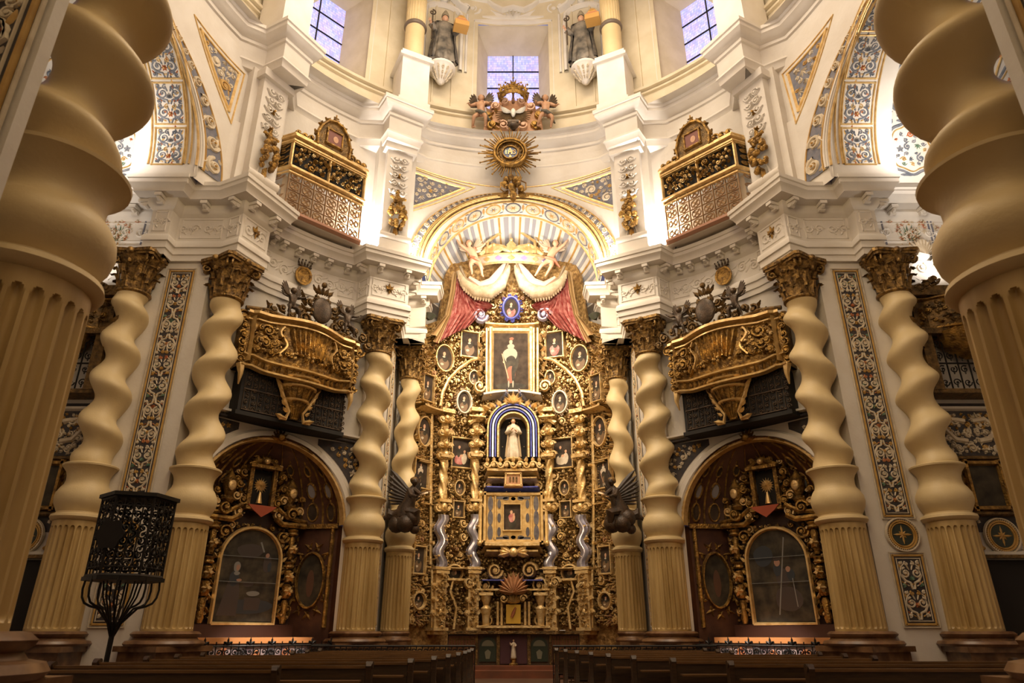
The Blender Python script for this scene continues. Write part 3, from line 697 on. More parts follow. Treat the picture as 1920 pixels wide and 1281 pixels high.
# cylindrical apse wall below the shell
mb = MB(); mb.grid([[w0(4.45*cos(pi*i/30), 11.6+3.6*sin(pi*i/30), z) for i in range(31)] for z in (0, ZA)])
mb.grid([[w0(4.45*cos(pi*i/30), 11.6+3.6*sin(pi*i/30), ZA) for i in range(31)], [w0(3.6*cos(pi*i/30), 11.2+3.6*sin(pi*i/30), ZA) for i in range(31)]])
mb.build('wall_apse', plaster, kind='structure')

# barrel vaults of the side arms with painted panels
for s in (-1, 1):
    wl = loc2w(s*90); RV = 3.98; mb = MB()
    RI = 3.32; tt = [pi*i/36 for i in range(37)]
    mb.grid([[wl(RV*cos(t), y, ZA+RV*sin(t)) for t in tt] for y in (10.2, 16.5)])
    mb.grid([[wl(RI*cos(t), (sqrt(RW*RW-(RI*cos(t))**2) if y < 10 else y), ZA+RI*sin(t)) for t in tt] for y in (9, 11.3)])
    mb.grid([[wl(r*cos(t), 11.3, ZA+r*sin(t)) for t in tt] for r in (RI, RV)])
    mb.grid([[wl(r*cos(t), 16.5, ZA+r*sin(t)) for t in tt] for r in (RV, .1)])
    for r_, y0, y1 in ((RV, 10.2, 16.5), (RI, 9.3, 11.3)):
        for q in (-1, 1): mb.grid([[wl(q*r_, y0, z), wl(q*r_, y1, z)] for z in (ZC-.1, ZA+.01)])
    mb.grid([[(s*9.0, y, ZC-.02), (s*16.6, y, ZC-.02)] for y in (16.92, 18.3)])
    for q in (-1, 1): mb.grid([[wl(q*3.37, 9.52, z), wl(q*3.37, 11.3, z)] for z in (ZC-.3, ZC-.1)]); mb.grid([[wl(q*y, x, z) for y, x in ((4.4, 8.8), (4.12, 9.1), (4.12, 10.5), (3.5, 10.9))] for z in (ZC-.1, ZA+2.5)])
    vb = mb.build('ceiling_arm_'+side(s), plaster, kind='structure')
    far = 1 if s < 0 else -1                 # the springing away from the viewer
    fI = lambda u, v, h: wl(far*(RI-h)*cos(u/RI), v, ZA+(RI-h)*sin(u/RI))
    fV = lambda u, v, h: wl(far*(RV-h)*cos(u/RV), v, ZA+(RV-h)*sin(u/RV))
    pn = MB()
    for k in range(4):
        u0 = .05+k*1.3
        border(pn, fI, [(u0, 9.8), (u0+1.18, 9.8), (u0+1.18, 10.7), (u0, 10.7)], .03, .03, 1)
        g = lambda a, b, h, u0=u0: fI(u0+b, 10.25+a, h)
        arabesque(pn, g, .78, 1.1, .55, (5, 1, 3, 4), 20+k, 0, .03, .03, .02)
    for k in range(40): leaf(pn, fI, .03+k*.13, 10.1, 0.2, .12, .04, .03, (3, 1, 4)[k % 3])
    for j, v0 in enumerate((11.45, 13.1, 14.7)):
        for k in range(3):
            u0 = .15+k*1.9; cx, cy = u0+.9, v0+.75
            rr = lobed(cx, cy, .85, .72, 8, .04); pn.strip(rr+[rr[0]], .05, fV, .03, 5); rr2 = lobed(cx, cy, .74, .62, 8, .04); pn.strip(rr2+[rr2[0]], .025, fV, .03, 1)
            scatter(pn, fV, lambda x, y: hypot((x-cx)/.66, (y-cy)/.55) < 1, (cx-.7, cx+.7, cy-.6, cy+.6), .07, .26, 500, (4, 5, 5, 6, 3, 1), j*5+k, .34, .03)
            for e in (-1, 1):
                rosette(pn, fV, cx+e*.9, cy+.7, .16, .03, 3, 1); leaf(pn, fV, cx+e*.88, cy-.4, pi/2, .5, .07, .03, 4); scroll(pn, fV, cx+e*.84, cy-.66, .14, 1.3, e, 1, .03, .03, 5)
        pn.strip([(.1+.2*i, v0-.06) for i in range(28)], .035, fV, .04, 1)
    for e in (9.6, 9.74, 10.8): pn.strip([(.05+.2*i, e) for i in range(25)], .03, fI, .05, 1)
    pn.build('painted_vault_panels', [pale, goldplain, pale, redp, greyp, greyp, greenp], vb)

# ---------------------------------------------------------------- diagonal bays above the cornice
for s in (-1, 1):
    mb = MB(); mb.grid([[polar(10.15, s*(24+42*i/24), z) for i in range(25)] for z in (ZC-.05, 19.3)]); mb.build('wall_upper_diagonal_'+side(s), plaster, kind='structure')
    for az, nm in ((27.8, 'beside the main arch'), (59.3, 'outside the upper balcony')):
        # upper pilaster with scrolled foot
        fr = MB(); hw = .62
        fr.box((0, -.22, 16.2), (1.5, .5, 5.1)); fr.box((0, -.5, 16.45), (1.0, .5, 4.7)); fr.box((0, -.55, 14.0), (1.15, .62, .7))
        fr.tube([(-.6, -.78, 14.5), (.6, -.78, 14.5)], .16, 10); fr.box((0, -.55, 18.5), (1.25, .7, .3))
        p = polar(10.1, s*az); o = fr.build('wall_pilaster_upper', plaster, None, (p.x, p.y, 0), -s*az, kind='structure')
        rl = MB(); f = flat(0, -.76, 0)
        for k in range(5):
            z = 17.95-k*.36
            for q in (-1, 1):
                scroll(rl, f, q*.17, z, .15, 1.3, q, k, .04, .07); leaf(rl, f, q*.1, z-.1, pi/2-q*1.1, .3, .07, .06)
            rosette(rl, f, 0, z, .12, .1, 1 if k in (2, 4) else 0)
        for q in (-1, 1):
            leaf(rl, f, q*.3, 14.1, pi/2+q*.2, 1.0, .08, .06, 0); leaf(rl, f, q*.1, 13.9, pi/2-q*.1, .8, .06, .08, 1 if q > 0 else 0)
        rl.build('stucco_leaf_ornament', [plaster, oldgold], o)
        t = thing('gilded_garland', 'gilded fruit garland hanging on the white %s pilaster %s' % (side(s), nm), 'garland', polar(9.3, s*az, 14.75), -s*az, 'gilded garlands on the upper pilasters')
        rnd = random.Random(int(az)+s); g = MB()
        for k in range(42):
            v = rnd.random(); wv = .3*sin(pi*(.15+.8*v)); a = rnd.uniform(0, pi)
            g.ball((wv*cos(a), -.1-wv*.7*sin(a), .1+1.25*v), rnd.uniform(.07, .13), 7)
        g.build('fruit_cluster', oldgold, t)
        g = MB(); f = flat(0, -.06, 0)
        for q in (-1, 1):
            leaf(g, f, 0, 1.3, pi/2-q*.9, .32, .1, .12)
        leaf(g, f, 0, .15, -pi/2, .45, .12, .12); leaf(g, f, 0, 1.3, pi/2, .4, .1, .1); g.tube([(-.3, -.1, 1.42), (0, -.16, 1.34), (.3, -.1, 1.42)], .05, 6); g.build('leaf_spray', oldgold, t)

# ---------------------------------------------------------------- painted pilaster strips
MIS = (1, 2, 3, 4); PM = [ink, pale, ochre, redp, greenp]
def inlay_strip(name, label, x, y, rz, w, z0, z1, seed, group):
    f = flat(); mb = MB(); h = z1-z0
    mb.box((0, -.01, (z0+z1)/2), (w, .02, h), mi=0)
    for k, wd, m in ((0, .03, 2), (-.07, .014, 1), (.07, .014, 1)):
        border(mb, flat(0, -.01), [(-w/2+k, z0+k), (w/2-k, z0+k), (w/2-k, z1-k), (-w/2+k, z1-k)], wd, .03, m)
    arabesque(mb, flat(0, -.02), w-.18, h-.2, .62, MIS, seed, 0, z0+.1, .03, .025)
    return tag(mb.build(name, PM, None, (x, y, 0), rz), label, 'panel', group)
for s in (-1, 1):
    g = 'painted scroll panels on the pilasters'
    inlay_strip('painted_scroll_panel', 'tall dark painted scroll panel between the two %s twisted columns' % side(s), s*9.7, 17.6, 0, .68, 3.98 if s > 0 else 4.45, 11.0, 7, g)
    inlay_strip('painted_scroll_panel', 'short dark painted scroll panel at the foot of the %s white pilaster' % side(s), s*9.7, 17.6, 0, .72, 1.45, 3.02, 9, g)
    inlay_strip('painted_scroll_panel', 'narrow painted panel on the jamb %s of the golden altarpiece' % side(s), s*4.46, 23.55, -s*90, .5, 1.5, 10.9, 11, g)
    t = thing('painted_roundel', 'dark roundel with cross motif on the %s white pilaster, between its two scroll panels' % side(s), 'roundel', (s*9.7, 17.6, 3.52), 0, 'round painted medallions')
    def roundel(t, r):
        d = MB(); d.prism([(r*.62*cos(a), r*.62*sin(a)) for a in [2*pi*i/28 for i in range(28)]], flat(), 0, .03, 0)
        for k in range(4):
            leaf(d, flat(0, -.03), 0, 0, k*pi/2, r*.55, r*.07, .02, 1); leaf(d, flat(0, -.03), 0, 0, k*pi/2+pi/4, r*.28, r*.06, .02, 1)
        d.build('painted_disc', [mat('roundel_dark', (.03, .04, .03), .5), ochre], t)
        d = MB()
        for rr, ww, hh, m in ((.68, .06, .05, 0), (.8, .08, .06, 0), (.95, .06, .07, 1)):
            p = [(r*rr*cos(a), r*rr*sin(a)) for a in [2*pi*i/36 for i in range(37)]]; d.strip(p, r*ww, flat(), hh, m)
        for k in range(48):
            a = 2*pi*k/48; leaf(d, flat(0, -.04), r*.82*cos(a), r*.82*sin(a), a, r*.12, r*.03, .03, 1)
        d.build('moulded_ring', [ochre, pale], t)
    roundel(t, .42)

# ---------------------------------------------------------------- side arms: painted wall above and beside
for s in (-1, 1):
    X0 = 11.25; f = lambda u, v, h, s=s: (s*u, 17.74-h, v)
    pn = MB(); pn.box((s*13.6, 17.74, 5.3), (4.6, .01, 3.4), mi=0)
    def free(x, y): return 11.3 < x < 15.6 and 3.12 < y < 6.75 and not (11.4 < x < 12.95 and 3.95 < y < 5.55) and hypot(x-12.25, y-3.5) > .52
    scatter(pn, f, free, (11.3, 15.6, 3.1, 6.8), .09, .34, 7000, (1, 1, 1, 2), 3, .36, .05)
    scatter(pn, f, free, (11.3, 15.6, 3.1, 6.8), .05, .13, 6000, (1, 1, 2), 8, .42, .04)
    for k in (0,):
        for q in (-1, 1):
            pn.strip([(12.2+q*.1, 6.5), (12.2+q*.45, 6.55), (12.2+q*.7, 6.3), (12.2+q*.45, 6.0), (12.2+q*.15, 5.95)], .08, f, .07, 1)
    for z in (3.08, 6.85): pn.strip([(11.25+.5*i, z) for i in range(10)], .07, f, .12, 3)
    tag(pn.build('painted_wall_panel', [ink, pale, ochre, plaster]), 'wide panel of pale scrolls on dark ground low on the %s side wall' % side(s), 'panel', 'scroll wall panels of the side arms')
    t = thing('painted_roundel', 'round medallion low on the scrollwork wall at the far %s, under the framed painting' % side(s), 'roundel', (s*12.25, 17.7, 3.5), 0, 'round painted medallions'); roundel(t, .45)
    # dark doorway: a black sheet holds the shade of the opening
    do = thing('door_%d' % (1 if s < 0 else 2), 'x', 'x', (s*13.2, 17.72, 0)); del do['label']; del do['category']; do['kind'] = 'structure'
    d = MB(); d.box((0, 0, 2.05), (3.9, .05, 1.75)); d.build('door_void', blackm, do)
    d = MB(); d.box((0, -.08, 3.0), (4.1, .2, .08)); d.box((-s*1.98, -.06, 2.0), (.1, .16, 2.0)); d.build('door_frame', darkgold, do)
    d = MB(); d.box((s*13.4, 17.5, .6), (4.4, .6, 1.2)); d.build('trim_marble_plinth_'+side(s), mat('ochre_marble', (.30, .12, .035), .35, col2=(.5, .26, .1), scale=2.5, detail=8), kind='structure')
    # flower paintings above the cornice level of the wall
    fl = MB(); rnd = random.Random(8)
    for cx in (11.9, 13.4):
        border(fl, f, [(cx-.7, 11.6), (cx+.7, 11.6), (cx+.7, 13.4), (cx-.7, 13.4)], .04, .04, 3)
        palmette(fl, f, cx, 11.65, pi/2, .5, .05, 2, 5)
        for k in range(36):
            a = rnd.uniform(.5, 2.6); r = rnd.uniform(.2, 1.1); x, y = cx+.8*r*cos(a), 12.0+r*sin(a)
            leaf(fl, f, cx+.3*r*cos(a), 12.0+.4*r*sin(a), a, .3, .05, .04, 4)
            rosette(fl, f, x, y, rnd.uniform(.06, .12), .05, rnd.choice((2, 5, 1, 5)), 1)
    tag(fl.build('painted_flower_panel', [ink, pale, ochre, inkblue, greenp, redp]), 'white panel painted with red flower vases high on the %s side wall' % side(s), 'panel', 'flower panels')
    pd = thing('scrolled_pediment', 'white scrolled pediment with a shell above the %s side balcony' % side(s), 'pediment', (s*12.2, 17.68, 10.5), 0, 'white scrolled pediments')
    g = MB(); ff = flat()
    for q in (-1, 1):
        g.strip([(q*.05, .9), (q*.3, .98), (q*.5, .75), (q*.8, .5), (q*1.0, .45)], .1, ff, .3); scroll(g, ff, q*.95, .36, .16, 1.3, -q, 1, .07, .28)
        scroll(g, ff, q*.25, .6, .18, 1.3, q, 1, .06, .15); leaf(g, ff, q*.4, .2, pi/2-q*.8, .4, .1, .12)
    g.prism([(-.9, 0), (.9, 0), (.8, .4), (.3, .85), (-.3, .85), (-.8, .4)], ff, 0, .1); g.build('pediment_body', plaster, pd)
    g = MB(); g.prism([(.22*cos(a), 1.3+.3*sin(a)) for a in [2*pi*i/20 for i in range(20)]], ff, 0, .08)
    for k in range(9): leaf(g, flat(0, -.06), 0, 1.05, pi/2+(k-4)*.22, .55, .06, .08)
    g.build('shell', pale, pd)
    # framed painting
    fp = thing('framed_painting', 'dark framed painting on the scrollwork wall at the far %s' % side(s), 'painting', (s*12.15, 17.66, 4.05), 0, 'framed paintings of the side arms')
    g = MB(); g.box((0, -.04, .7), (.75, .03, 1.05)); g.build('canvas', canvas2, fp)
    g = MB(); border(g, flat(0, -.02), [(-.44, .12), (.44, .12), (.44, 1.28), (-.44, 1.28)], .08, .14, 0); border(g, flat(0, -.0), [(-.6, 0), (.6, 0), (.6, 1.42), (-.6, 1.42)], .07, .1, 1)
    for k in range(10): leaf(g, flat(0, -.05), -.55 if k % 2 else .55, .15+k*.12, pi/2, .2, .06, .08, 0)
    g.build('frame', [oldgold, darkgold], fp)

for s in (-1, 1):
    xe = 3.64 if s < 0 else 3.76
    inlay_strip('painted_scroll_panel', 'large painted scroll panel on the pier in the top %s corner' % side(s), s*(xe+.12+.5), 3.89, 0, .98, 2.0, 9.5, 13, 'painted scroll panels on the pilasters')
# ---------------------------------------------------------------- figures
def hand(mb, p, d, L, mi=0, curl=.5, side_=1):
    p = Vector(p); d = Vector(d).normalized(); r = d.cross(Vector((0, 0, 1)))
    if r.length < .1: r = Vector((1, 0, 0))
    r.normalize(); n = r.cross(d)
    mb.ball(p+d*L*.22, (L*.2, L*.26, L*.2), 8, mi)
    for k in range(4):
        o = r*((k-1.5)*L*.12); fl = L*(.42, .5, .46, .36)[k]; b = p+d*L*.4+o
        mb.tube([b, b+d*fl*.5-n*L*.03, b+d*fl*.8-n*curl*L*.2], [L*.062, L*.055, L*.035], 5, mi)
    b = p+d*L*.15+r*side_*L*.2; mb.tube([b, b+(d+r*side_*.9)*L*.2, b+(d*1.6+r*side_*.8)*L*.26-n*L*.08], [L*.07, L*.06, L*.04], 5, mi)
def head(mb, c, r, mi=0, yaw=0.0, pitch=0.0):
    R = Matrix.Rotation(yaw, 3, 'Z') @ Matrix.Rotation(pitch, 3, 'X')
    def md(d):
        k = 1-.12*max(0, -d.z)*abs(d.x)*1.3
        if d.y < 0: k *= 1+.16*math.exp(-((d.x/.14)**2)-((d.z+.12)/.16)**2)-.07*(math.exp(-(((abs(d.x)-.34)/.14)**2)-((d.z-.1)/.12)**2))+.04*math.exp(-((d.x/.2)**2)-((d.z+.5)/.07)**2)
        return k
    mb.ball(c, (r*.78, r*.86, r), 20, mi, R, md)
    for q in (-1, 1):
        e = R @ Vector((q*.76*r, .05*r, 0)); mb.ball(Vector(c)+e, (r*.1, r*.16, r*.22), 6, mi)
        e = R @ Vector((q*.26*r, -.74*r, .1*r)); mb.ball(Vector(c)+e, (r*.1, r*.08, r*.07), 6, mi)
def robed(t, H, robe, cloak, skinm, headgear=None, arms=(), lean=0.0, hairm=None, yaw=0.0, seed=1, wide=1.0):
    rnd = random.Random(seed); ph = rnd.uniform(0, 6)
    b = MB(); prof = [(0, .15), (.03, .165), (.2, .145), (.4, .12), (.56, .105), (.66, .112), (.76, .12), (.81, .105), (.84, .06), (.87, .045)]
    rows = []
    for z, r in prof:
        row = []
        for k in range(40):
            a = 2*pi*k/40; fo = 1+(.10*(1-z)*sin(a*9+ph+z*3)+.05*(1-z)*sin(a*15-z*6)) if z < .7 else 1
            row.append((r*H*wide*fo*cos(a)+lean*H*z*z, r*H*.72*fo*sin(a), z*H))
        rows.append(row)
    b.grid(rows, True); b.F([b.P(p) for p in rows[-1]]); b.build('robe', robe, t)
    c = MB(); rows = []
    for z, r in [(.04, .18), (.25, .168), (.5, .142), (.68, .145), (.8, .135), (.845, .075)]:
        row = []
        for k in range(31):
            a = radians(-35)+radians(250)*k/30; fo = 1+.07*sin(a*8+ph)*(1-z); row.append((r*H*wide*fo*cos(a)+lean*H*z*z, r*H*.8*fo*sin(a)+.01, z*H))
        rows.append(row)
    ids = c.grid(rows); rows2 = [[(p[0]*1.06, p[1]*1.06, p[2]) for p in r_] for r_ in rows]; ids2 = c.grid(rows2)
    for e in (0, -1):
        for i in range(len(rows)-1): c.F((ids[i][e], ids[i+1][e], ids2[i+1][e], ids2[i][e]))
    c.build('cloak', cloak, t)
    s = MB(); hc = (lean*H, -.01*H, H*.925); head(s, hc, H*.066, 0, yaw); s.tube([(lean*H*.8, 0, .83*H), (lean*H, 0, .9*H)], .033*H, 8)
    sl = MB()
    for (el, wr, hd) in arms:
        q = -1 if el[0] < 0 else 1; sh = (q*.1*H*wide+lean*H*.6, 0, .775*H)
        el_ = tuple(v*H for v in el); wr_ = tuple(v*H for v in wr)
        sl.tube([sh, ((sh[0]+el_[0])/2, (sh[1]+el_[1])/2, (sh[2]+el_[2])/2), el_, tuple((a*2+c_)/3 for a, c_ in zip(el_, wr_)), tuple((a+c_*4)/5 for a, c_ in zip(el_, wr_))], [.05*H, .048*H, .045*H, .05*H, .055*H], 10)
        s.tube([el_, wr_], [.026*H, .02*H], 8); hand(s, wr_, hd, .075*H, 0, .7, -q)
    if arms: sl.build('sleeves', robe, t)
    s.build('head_and_hands', skinm, t)
    h = MB()
    if headgear == 'mitre':
        for q in (-1, 1):
            h.grid([[(hc[0]+H*.058*k*cos(a), hc[1]+H*.058*k*sin(a)*q*1.0, hc[2]+H*(.035+zz*(sin(a)**.7 if sin(a) > 0 else 0))) for a in [pi*i/12 for i in range(13)]] for k, zz in ((1, 0), (1.05, .06), (.75, .11), (.2, .15))])
    else:
        h.ball((hc[0], hc[1]+.012*H, hc[2]+.015*H), (.062*H, .062*H, .066*H), 12, mod=lambda d: 1+.05*sin(d.x*20)*sin(d.z*18) if d.z > -.2 or d.y > 0 else .6)
    h.build('mitre' if headgear == 'mitre' else 'hair', hairm or oldgold, t)
    return hc
def skinbody(name, nodes, edges, m, parent, root=0, sub=1):
    me = bpy.data.meshes.new(name); me.from_pydata([n[:3] for n in nodes], edges, []); me.materials.append(m)
    o = bpy.data.objects.new(name, me); C.objects.link(o); o.parent = parent
    o.modifiers.new('skin', 'SKIN').use_smooth_shade = True
    sv = me.skin_vertices[0].data
    for i, n in enumerate(nodes): sv[i].radius = (n[3], n[3]); sv[i].use_root = (i == root)
    sb = o.modifiers.new('sub', 'SUBSURF'); sb.levels = sub; sb.render_levels = sub
    return o
def wing(mb, p, q, L, up=.5, mi=0):
    p = Vector(p)
    for k in range(7):
        a = .15+.95*k/6*up+.1; l = L*(1-.09*abs(k-5)); d = Vector((q*cos(a*1.3), .25, sin(a*1.3)))
        b = p+Vector((q*.02*L*k, .0, .05*L*k)); n_ = Vector((-d.z*q, 0, abs(d.x)))
        rows = [[b+d*l*t+n_*(w_*L), b+d*l*t+Vector((0, -.03*L, 0)), b+d*l*t-n_*(w_*L)] for t, w_ in ((0, .05), (.3, .085), (.7, .08), (.92, .05), (1, .01))]
        mb.grid(rows, False, mi); mb.grid([[v+Vector((0, .02*L, 0)) for v in r] for r in rows], False, mi)
def putto(t, H, m, pose, wings=True, wm=None, hairm=None, sash=None):
    P = dict(pel=(0, 0, .46, .085), bel=(0, -.02, .58, .085), ch=(0, 0, .7, .088), nk=(0, 0, .8, .042), lsh=(-.11, 0, .76, .05), rsh=(.11, 0, .76, .05),
             lel=(-.22, -.04, .66, .037), rel=(.22, -.04, .66, .037), lwr=(-.2, -.18, .62, .027), rwr=(.2, -.18, .62, .027),
             lhip=(-.06, 0, .43, .07), rhip=(.06, 0, .43, .07), lkn=(-.1, -.08, .25, .05), rkn=(.1, -.02, .24, .05), lan=(-.1, .03, .06, .03), ran=(.1, .06, .05, .03), lft=(-.11, -.07, .02, .022), rft=(.11, -.04, .02, .022), hd=(0, -.01, .88, .05))
    for k, v in pose.items(): P[k] = tuple(v)+((P[k][3],) if len(v) == 3 else ())
    ks = list(P); ix = {k: i for i, k in enumerate(ks)}
    E_ = [('pel', 'bel'), ('bel', 'ch'), ('ch', 'nk'), ('nk', 'hd'), ('ch', 'lsh'), ('ch', 'rsh'), ('lsh', 'lel'), ('rsh', 'rel'), ('lel', 'lwr'), ('rel', 'rwr'), ('pel', 'lhip'), ('pel', 'rhip'), ('lhip', 'lkn'), ('rhip', 'rkn'), ('lkn', 'lan'), ('rkn', 'ran'), ('lan', 'lft'), ('ran', 'rft')]
    skinbody('body', [tuple(c*H for c in P[k]) for k in ks], [(ix[a], ix[b]) for a, b in E_], m, t)
    h = MB(); hd = Vector(P['hd'][:3])*H; head(h, hd+Vector((0, -.01*H, .02*H)), .092*H, 0)
    for q, wr, el in ((-1, 'lwr', 'lel'), (1, 'rwr', 'rel')):
        a = Vector(P[wr][:3])*H; b = Vector(P[el][:3])*H; hand(h, a, a-b, .1*H, 0, .6, -q)
    h.build('head_and_hands', m, t)
    c = MB(); c.ball(hd+Vector((0, .02*H, .045*H)), (.09*H, .085*H, .085*H), 14, mod=lambda d: 1+.08*sin(d.x*16+1)*sin(d.z*14)); c.build('curly_hair', hairm or darkgold, t)
    if wings:
        w_ = MB(); ch = Vector(P['ch'][:3])*H
        for q in (-1, 1): wing(w_, ch+Vector((q*.05*H, .07*H, .03*H)), q, .42*H, .8)
        w_.build('wings', wm or m, t)
    if sash:
        s_ = MB(); pl = Vector(P['pel'][:3])*H
        s_.tube([pl+Vector((-.1*H, -.05*H, .06*H)), pl+Vector((0, -.11*H, 0)), pl+Vector((.11*H, -.06*H, -.03*H)), pl+Vector((.16*H, .04*H, -.1*H)), pl+Vector((.24*H, .05*H, -.2*H))], [.05*H, .07*H, .07*H, .06*H, .02*H], 9, flat=.6); s_.build('sash', sash, t)

# ---------------------------------------------------------------- the painted pictures
def picture(mb, f, w, h, kind, rnd):          # simple figure painted on a canvas; f is centred, mats: 1 skin 2 robe 3 dark 4 light
    def blob(cx, cy, rx, ry, mi, dep, k=18, wob=.08, a0=0):
        mb.prism([(cx*w+rx*w*(1+wob*sin(3*a+a0))*cos(a), cy*h+ry*h*(1+wob*sin(2*a+a0))*sin(a)) for a in [2*pi*i/k for i in range(k)]], f, 0, dep, mi)
    if kind == 'standing':
        blob(0, -.44, .42, .06, 3, .003); blob(.02, -.02, .2, .24, 3, .004); blob(.0, -.24, .12, .16, 2, .005, a0=1); blob(.07, -.22, .05, .17, 3, .006); blob(-.02, .1, .2, .13, 4, .0065); blob(.0, .0, .13, .09, 3, .007); blob(0, .25, .1, .05, 4, .0075); blob(0, .33, .045, .045, 1, .008)
        blob(-.06, -.4, .022, .06, 4, .007); blob(.06, -.4, .022, .06, 4, .007); blob(.02, .39, .06, .028, 2, .009); blob(-.2, -.02, .025, .02, 1, .01)
        mb.prism([(-.26*w, .12*h), (-.235*w, .125*h), (-.06*w, -.3*h), (-.08*w, -.31*h)], f, 0, .009, 1)
    elif kind == 'bust':
        blob(.0, -.22, .3, .24, 2, .004); blob(.05, .0, .17, .14, 3, .005); blob(.0, .18, .085, .09, 1, .007); blob(-.02, .06, .09, .03, 4, .008); blob(-.12, -.25, .1, .05, 4, .008)
    elif kind == 'mother':
        blob(0, -.2, .27, .26, 3, .004); blob(-.02, -.02, .2, .18, 2, .006); blob(-.05, .2, .08, .08, 1, .008); blob(.1, -.02, .07, .13, 1, .009, a0=1); blob(.1, .12, .055, .05, 1, .01)
    elif kind == 'group':
        blob(-.1, -.25, .28, .18, 2, .004, a0=2); blob(.15, -.2, .15, .2, 4, .005); blob(-.15, .0, .1, .16, 3, .006); blob(-.12, .2, .06, .06, 1, .008); blob(.17, .05, .06, .06, 1, .008); blob(0, -.1, .08, .05, 1, .009)
RA, RBB, RYC = 4.0, 2.8, 24.2
def RP(px, py, ra=RA, rb=RBB, yc=RYC):
    d = ray(px, py); ox, oy = CAM[0]/ra, -yc/rb; dx, dy = d[0]/ra, d[1]/rb
    a = dx*dx+dy*dy; b = 2*(ox*dx+oy*dy); c_ = ox*ox+oy*oy-1; D = max(0, b*b-4*a*c_); k = (-b+sqrt(D))/(2*a)
    X = max(-.999, min(.999, ox+k*dx)); return math.asin(X), CAM[2]+k*d[2]
def RN(phi): 
    n = Vector((-sin(phi)/RA, -cos(phi)/RBB, 0)); n.normalize(); return n
def RS(phi, z, h=0.0):
    n = RN(phi); return Vector((RA*sin(phi)+n.x*h, RYC+RBB*cos(phi)+n.y*h, z))
def RPX(px, py, h=0.0): return RS(*RP(px, py), h)
def rrz(phi): return math.degrees(atan2(-RBB*sin(phi), RA*cos(phi)))
UK = 3.7
def RF(u, v, h): return RS(u/UK, v, h)
def frame_at(px, py):
    phi, z = RP(px, py); return phi, z
EXC = []
def hung(px, py, hw, hh, shape, kind, label, group=None, frame_w=.09, h=.24, fm=None, rob=redcloth, name='framed_painting', lt=whitecloth, cat='painting', mate=None):
    phi, z = RP(px, py); a = RS(RP(px-hw, py)[0], z); b = RS(RP(px+hw, py)[0], z); w = (b-a).length; z0 = RP(px, py+hh)[1]; z1 = RP(px, py-hh)[1]; H = z1-z0; zc = (z0+z1)/2
    p = RS(phi, zc, h); EXC.append((phi*UK, zc, w*.5+frame_w, H*.5+frame_w))
    t = thing(name, label, cat, p, rrz(phi), group); f = flat()
    if shape == 'rect': out = [(-w/2, -H/2), (w/2, -H/2), (w/2, H/2), (-w/2, H/2)]
    else: out = [(w/2*cos(a_), H/2*sin(a_)) for a_ in [2*pi*i/28 for i in range(28)]]
    c_ = MB(); c_.prism(out, f, -.1, .0, 0)
    picture(c_, lambda u, v, hh_: f(u, v, hh_+.001), w, H, kind, None); c_.build('canvas', [canvas, skin, rob, canvas2, lt], t)
    fr = MB()
    if shape == 'rect':
        k = frame_w; border(fr, f, [(-w/2-k*.5, -H/2-k*.5), (w/2+k*.5, -H/2-k*.5), (w/2+k*.5, H/2+k*.5), (-w/2-k*.5, H/2+k*.5)], k*.62, .1, 0)
        fr.box((0, .06, 0), (w+2*k, .1, H+2*k))
    else:
        o2 = [(x*(1+frame_w/w), y*(1+frame_w/H)) for x, y in out]; fr.strip(o2+[o2[0], o2[1]], frame_w*.7, f, .1, 0)
        for k in range(20):
            a_ = 2*pi*k/20; leaf(fr, f, (w/2+frame_w*1.1)*cos(a_), (H/2+frame_w*1.1)*sin(a_), a_+(.5 if k % 2 else -.5), frame_w*1.6, frame_w*.5, .08)
    fr.build('frame', fm or gold, t)
    return t
# ---------------------------------------------------------------- the main altarpiece
ret = thing('golden_altarpiece', 'towering gilded concave altarpiece filling the central apse', 'altarpiece', (0, 0, 0))
OUT = [RP(x, y) for x, y in ((770, 1150), (770, 700), (776, 655), (790, 612), (826, 600), (834, 520), (852, 482), (900, 459), (959, 448))]
def ztop(phi):
    a = -abs(phi); P_ = OUT[2:]
    if a <= P_[0][0]: return P_[0][1]
    for i in range(len(P_)-1):
        if P_[i][0] <= a <= P_[i+1][0]:
            k = (a-P_[i][0])/max(1e-6, P_[i+1][0]-P_[i][0]); return P_[i][1]+(P_[i+1][1]-P_[i][1])*k
    return P_[-1][1]
mb = MB(); n = 72; PH = 1.28
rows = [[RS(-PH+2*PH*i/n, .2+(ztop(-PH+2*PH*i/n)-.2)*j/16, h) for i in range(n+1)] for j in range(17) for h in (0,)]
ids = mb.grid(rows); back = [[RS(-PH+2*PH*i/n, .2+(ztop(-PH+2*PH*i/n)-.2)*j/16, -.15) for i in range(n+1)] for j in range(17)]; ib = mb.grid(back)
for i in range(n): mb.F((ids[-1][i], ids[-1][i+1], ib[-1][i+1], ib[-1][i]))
mb.build('carved_back_panel', mat('shadowed_gilding', (.62, .40, .15), .45, .45, col2=(.22, .12, .04), scale=7, bump=1.0, bscale=12), ret)

